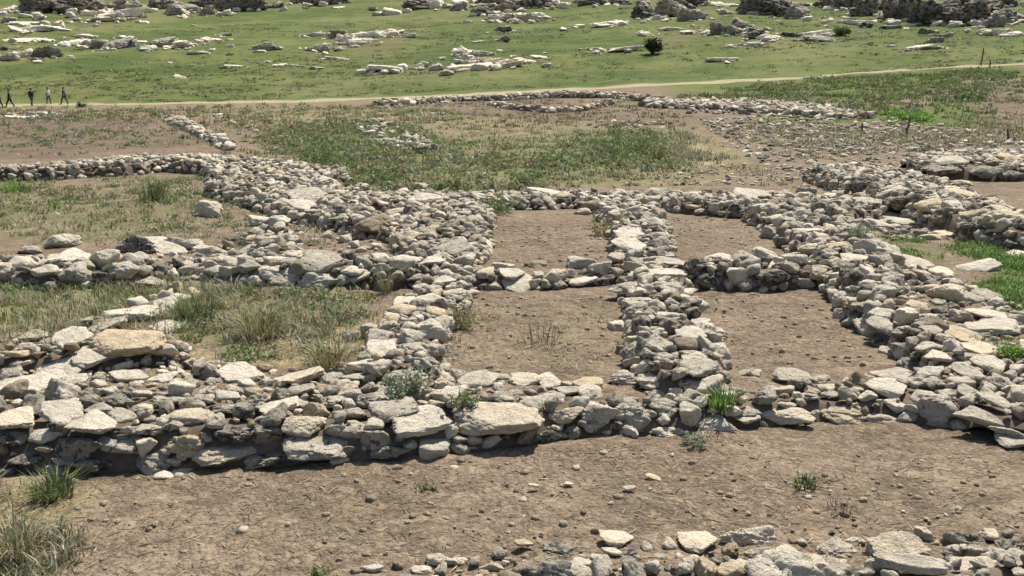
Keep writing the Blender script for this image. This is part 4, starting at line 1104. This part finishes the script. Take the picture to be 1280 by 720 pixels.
def bush(px, py, wpx, hpx, col, label, seed, n=1400):
    p = hit([px], [py + hpx * .45], walls=False)[0]; m = p[1] / FPX; W, H = wpx * m / 2, hpx * m
    r = np.random.default_rng(seed); k = 9
    cl = np.c_[r.uniform(-.65, .65, k) * W, r.uniform(-.5, .5, k) * W, r.uniform(.25, .75, k) * H]; rad = r.uniform(.25, .5, k) * min(W, H)
    pick = r.integers(0, k, n); d = r.normal(size=(n, 3)); d /= np.linalg.norm(d, axis=1, keepdims=True)
    c = cl[pick] + d * (rad[pick] * r.uniform(.55, 1.12, n))[:, None]; c[:, 2] = np.maximum(c[:, 2], .03)
    nr = d + r.normal(0, .5, (n, 3)); nr /= np.linalg.norm(nr, axis=1, keepdims=True)
    V, F, C = leaves(c, nr, .045 * (W + H), np.array(col), seed)
    o = empty('bush', p, 0); tag(o, label, 'bush', 'bushes on the hillside')
    link('foliage', mesh_from('foliage', V, F, C, False), M_PLANT, o)
    V, F, C = join([tube((0, 0, -.2), q * .9, .06 * m * 12, .02 * m * 12) for q in cl])
    link('branch', mesh_from('branch', V, F, C), M_BARK, o)
bush(815,59,28,19,DARK,'lone round dark green bush in the middle of the meadow',1)
bush(1054,40,24,11,GREEN,'low green scrub bush beside a pale boulder on the slope',2)
bush(102,131,18,7,DARK,'tiny dark bush just behind the walking people',8,500)

# ------------------------------------------------------------------ fence posts
def post(px, py, hpx, lean, label):
    p = hit([px], [py], walls=False)[0]; m = p[1] / FPX; H = hpx * m
    o = empty('fence_post', p); o.rotation_euler = (0, lean, 0); tag(o, label, 'fence post', 'wooden fence posts')
    r = max(.05, .9 * m)
    V, F, C = join([tube((0, 0, -.2), (.02, 0, H * .5), r, r * .93, 9), tube((.02, 0, H * .5), (.0, .01, H), r * .93, r * .8, 9)])
    link('post_shaft', mesh_from('post_shaft', V, F, None), M_WOOD, o)
    V, F, C = tube((0, .01, H - .002), (0, .01, H + r * .5), r * .82, r * .3, 9)
    link('post_tip', mesh_from('post_tip', V, F, None), M_WOOD, o)
post(1226, 81, 20, .08, 'tall leaning wooden post on the crest beyond the green mound')
post(1132, 167, 21, .22, 'thin tilted wooden post on brown ground below the green mound')
post(1260, 177, 15, -.15, 'short dark post behind the dark hollow wall')
post(1077, 164, 9, .05, 'very short dark stump post on the grassy rubble')
post(1237, 84, 9, .0, 'short thin post beside the tall leaning one')

# ------------------------------------------------------------------ people
def skin(name, verts, edges, rad, mat, parent, root=0, sub=1):
    me = bpy.data.meshes.new(name); me.from_pydata(verts, edges, []); o = bpy.data.objects.new(name, me); COL.objects.link(o)
    md = o.modifiers.new('Skin', 'SKIN'); md.use_smooth_shade = True
    for i, sv in enumerate(me.skin_vertices[0].data):
        rr = rad[i]; sv.radius = rr if isinstance(rr, tuple) else (rr, rr); sv.use_root = (i == root)
    sb = o.modifiers.new('Sub', 'SUBSURF'); sb.levels = sub; sb.render_levels = sub
    dg = bpy.context.evaluated_depsgraph_get(); dg.update()
    me2 = bpy.data.meshes.new_from_object(o.evaluated_get(dg)); bpy.data.objects.remove(o)
    me2.name = name; me2.materials.clear()
    return link(name, me2, mat, parent)

M_SKIN = flat_mat('skin_tone', (.35, .21, .14), .6, .1)
M_HAIR = flat_mat('hair_dark', (.03, .022, .018), .7, .2)
CL = {k: flat_mat('cloth_' + k, c, .9, .3) for k, c in dict(black=(.03, .03, .035), navy=(.035, .045, .09), white=(.72, .72, .70), grey=(.12, .12, .12), brown=(.07, .05, .04), tan=(.30, .24, .17)).items()}
def person(px, py, H, stride, face, top, low, label, swing=.35):
    p = hit([px], [py], walls=False)[0]; k = H / 1.75
    o = empty('person', p, face); tag(o, label, 'person', 'people walking beside the ruins')
    s = stride / 2
    # x is the walking direction, y to the side
    J = dict(pel=(0, 0, .95), bel=(.01, 0, 1.08), ch=(.02, 0, 1.30), nk=(.03, 0, 1.47), hd=(.05, 0, 1.60), cr=(.04, 0, 1.70))
    for sd, sg in (('l', 1), ('r', -1)):
        f = s * sg
        J['hip' + sd] = (0, .09 * sg, .90); J['kn' + sd] = (f * .62 + .06, .10 * sg, .50); J['an' + sd] = (f * 1.1 - (.03 if f < 0 else 0), .10 * sg, .09 + (.05 if f < 0 else 0)); J['to' + sd] = (f * 1.1 + .17, .11 * sg, .035)
        J['sh' + sd] = (.02, .19 * sg, 1.41); J['el' + sd] = (-f * swing - .02, .24 * sg, 1.13); J['wr' + sd] = (-f * swing * 1.7 + .10, .23 * sg, .90); J['ha' + sd] = (-f * swing * 1.9 + .14, .22 * sg, .81)
    sc = lambda q: tuple(v * k for v in q)
    def build(name, names, edges, R, mat, sub=1):
        return skin(name, [sc(J[n]) for n in names], [(names.index(a), names.index(b)) for a, b in edges], [tuple(v * k * 1.15 for v in R[n]) if isinstance(R[n], tuple) else R[n] * k * 1.2 for n in names], mat, o, 0, sub)
    limb = lambda s_: [('pel', 'hip' + s_), ('hip' + s_, 'kn' + s_), ('kn' + s_, 'an' + s_), ('an' + s_, 'to' + s_)]
    arm = lambda s_: [('ch', 'sh' + s_), ('sh' + s_, 'el' + s_), ('el' + s_, 'wr' + s_), ('wr' + s_, 'ha' + s_)]
    R = dict(pel=(.10, .14), bel=(.09, .125), ch=(.10, .15), nk=.055, hd=(.092, .08), cr=(.075, .065))
    for s_ in 'lr': R.update({'hip' + s_: .085, 'kn' + s_: .055, 'an' + s_: .038, 'to' + s_: .03, 'sh' + s_: .06, 'el' + s_: .042, 'wr' + s_: .028, 'ha' + s_: .034})
    names = list(J); E = [('pel', 'bel'), ('bel', 'ch'), ('ch', 'nk'), ('nk', 'hd'), ('hd', 'cr')] + limb('l') + limb('r') + arm('l') + arm('r')
    build('body', names, E, R, M_SKIN)
    fat = lambda n, d: tuple(v + d for v in R[n]) if isinstance(R[n], tuple) else R[n] + d
    J['hem'] = (0, 0, .90); R['hem'] = (.105, .15)
    tn = ['bel', 'hem', 'ch', 'shl', 'shr', 'ell', 'elr']; R2 = {n: fat(n, .018) for n in tn}
    build('shirt', tn, [('hem', 'bel'), ('bel', 'ch'), ('ch', 'shl'), ('ch', 'shr'), ('shl', 'ell'), ('shr', 'elr')], R2, CL[top])
    ln = ['pel', 'hipl', 'hipr', 'knl', 'knr', 'anl', 'anr']; R3 = {n: fat(n, .016) for n in ln}
    build('trousers', ln, [('pel', 'hipl'), ('pel', 'hipr'), ('hipl', 'knl'), ('hipr', 'knr'), ('knl', 'anl'), ('knr', 'anr')], R3, CL[low])
    for s_ in 'lr':
        J['he' + s_] = (J['an' + s_][0] - .05, J['an' + s_][1], J['an' + s_][2] - .05); R['he' + s_] = .045
        build('shoe', ['he' + s_, 'to' + s_], [('he' + s_, 'to' + s_)], {'he' + s_: .048, 'to' + s_: .042}, CL['brown'])
    V, F = SHAPES[('r', 1, 3)]
    hv = V * (.235 * k, .21 * k, .18 * k) + np.array((.03, 0, 1.70)) * k
    link('hair', mesh_from('hair', hv, F), M_HAIR, o)
    V, F = ICO[2]
    link('nose', mesh_from('nose', V * (.02 * k, .014 * k, .02 * k) + np.array((.158, 0, 1.60)) * k, F), M_SKIN, o)
    for sg in (1, -1):
        link('eye', mesh_from('eye', V * (.012 * k) + np.array((.142, .033 * sg, 1.635)) * k, F), M_HAIR, o)
        link('ear', mesh_from('ear', V * (.022 * k, .012 * k, .034 * k) + np.array((.045, .098 * sg, 1.61)) * k, F), M_SKIN, o)
person(13, 134.5, 1.72, .62, PI + .25, 'black', 'black', 'person in black striding with legs wide apart, leading the walkers')
person(40, 132.5, 1.70, .34, PI * .5 - .2, 'black', 'grey', 'person in dark clothes standing second in the line of walkers')
person(61, 130, 1.68, .3, -.5, 'white', 'grey', 'person in a white shirt walking among darker dressed people')
person(81, 130, 1.66, .55, PI - .1, 'navy', 'black', 'person in dark navy top striding last behind the white shirt')
person(0, 135, 1.70, .45, PI + .2, 'grey', 'black', 'person in grey top cut off by the picture edge')

# ------------------------------------------------------------------ light, world, camera
SUN_AZ, SUN_EL = math.radians(28), math.radians(57)        # from behind the site, to the right
w = bpy.data.worlds.new('World'); S.world = w; w.use_nodes = True
nt = w.node_tree; bg = nt.nodes['Background']; sky = nt.nodes.new('ShaderNodeTexSky'); sky.sky_type = 'NISHITA'; sky.sun_disc = False
sky.sun_elevation = SUN_EL; sky.sun_rotation = SUN_AZ; sky.dust_density = 1.5
nt.links.new(sky.outputs[0], bg.inputs[0]); bg.inputs[1].default_value = .085
sd = Vector((math.sin(SUN_AZ) * math.cos(SUN_EL), math.cos(SUN_AZ) * math.cos(SUN_EL), math.sin(SUN_EL)))
L = bpy.data.lights.new('sun', 'SUN'); L.energy = 5.0; L.angle = math.radians(.5); L.color = (1, .945, .85)
lo = bpy.data.objects.new('sun', L); COL.objects.link(lo); lo.rotation_euler = sd.to_track_quat('Z', 'Y').to_euler(); lo.location = sd * 60

cam = bpy.data.cameras.new('camera'); co = bpy.data.objects.new('camera', cam); COL.objects.link(co)
cam.sensor_width = 36; cam.lens = 36 * FPX / 1280; cam.clip_end = 6000; cam.clip_start = .1
co.location = (0, 0, CAMH); co.rotation_euler = (PI / 2 - PITCH, 0, 0); S.camera = co

S.view_settings.view_transform = 'Standard'; S.view_settings.look = 'None'; S.view_settings.exposure = .52; S.view_settings.gamma = 1
S.view_settings.use_curve_mapping = False
S.render.engine = 'CYCLES'; S.cycles.max_bounces = 5; S.cycles.use_denoising = True
print('STONES', len(STONES), 'alone', len(alone), 'hand', len(hand), 'boulders', len(BOULDERS), 'verts', sum(len(m.vertices) for m in bpy.data.meshes))
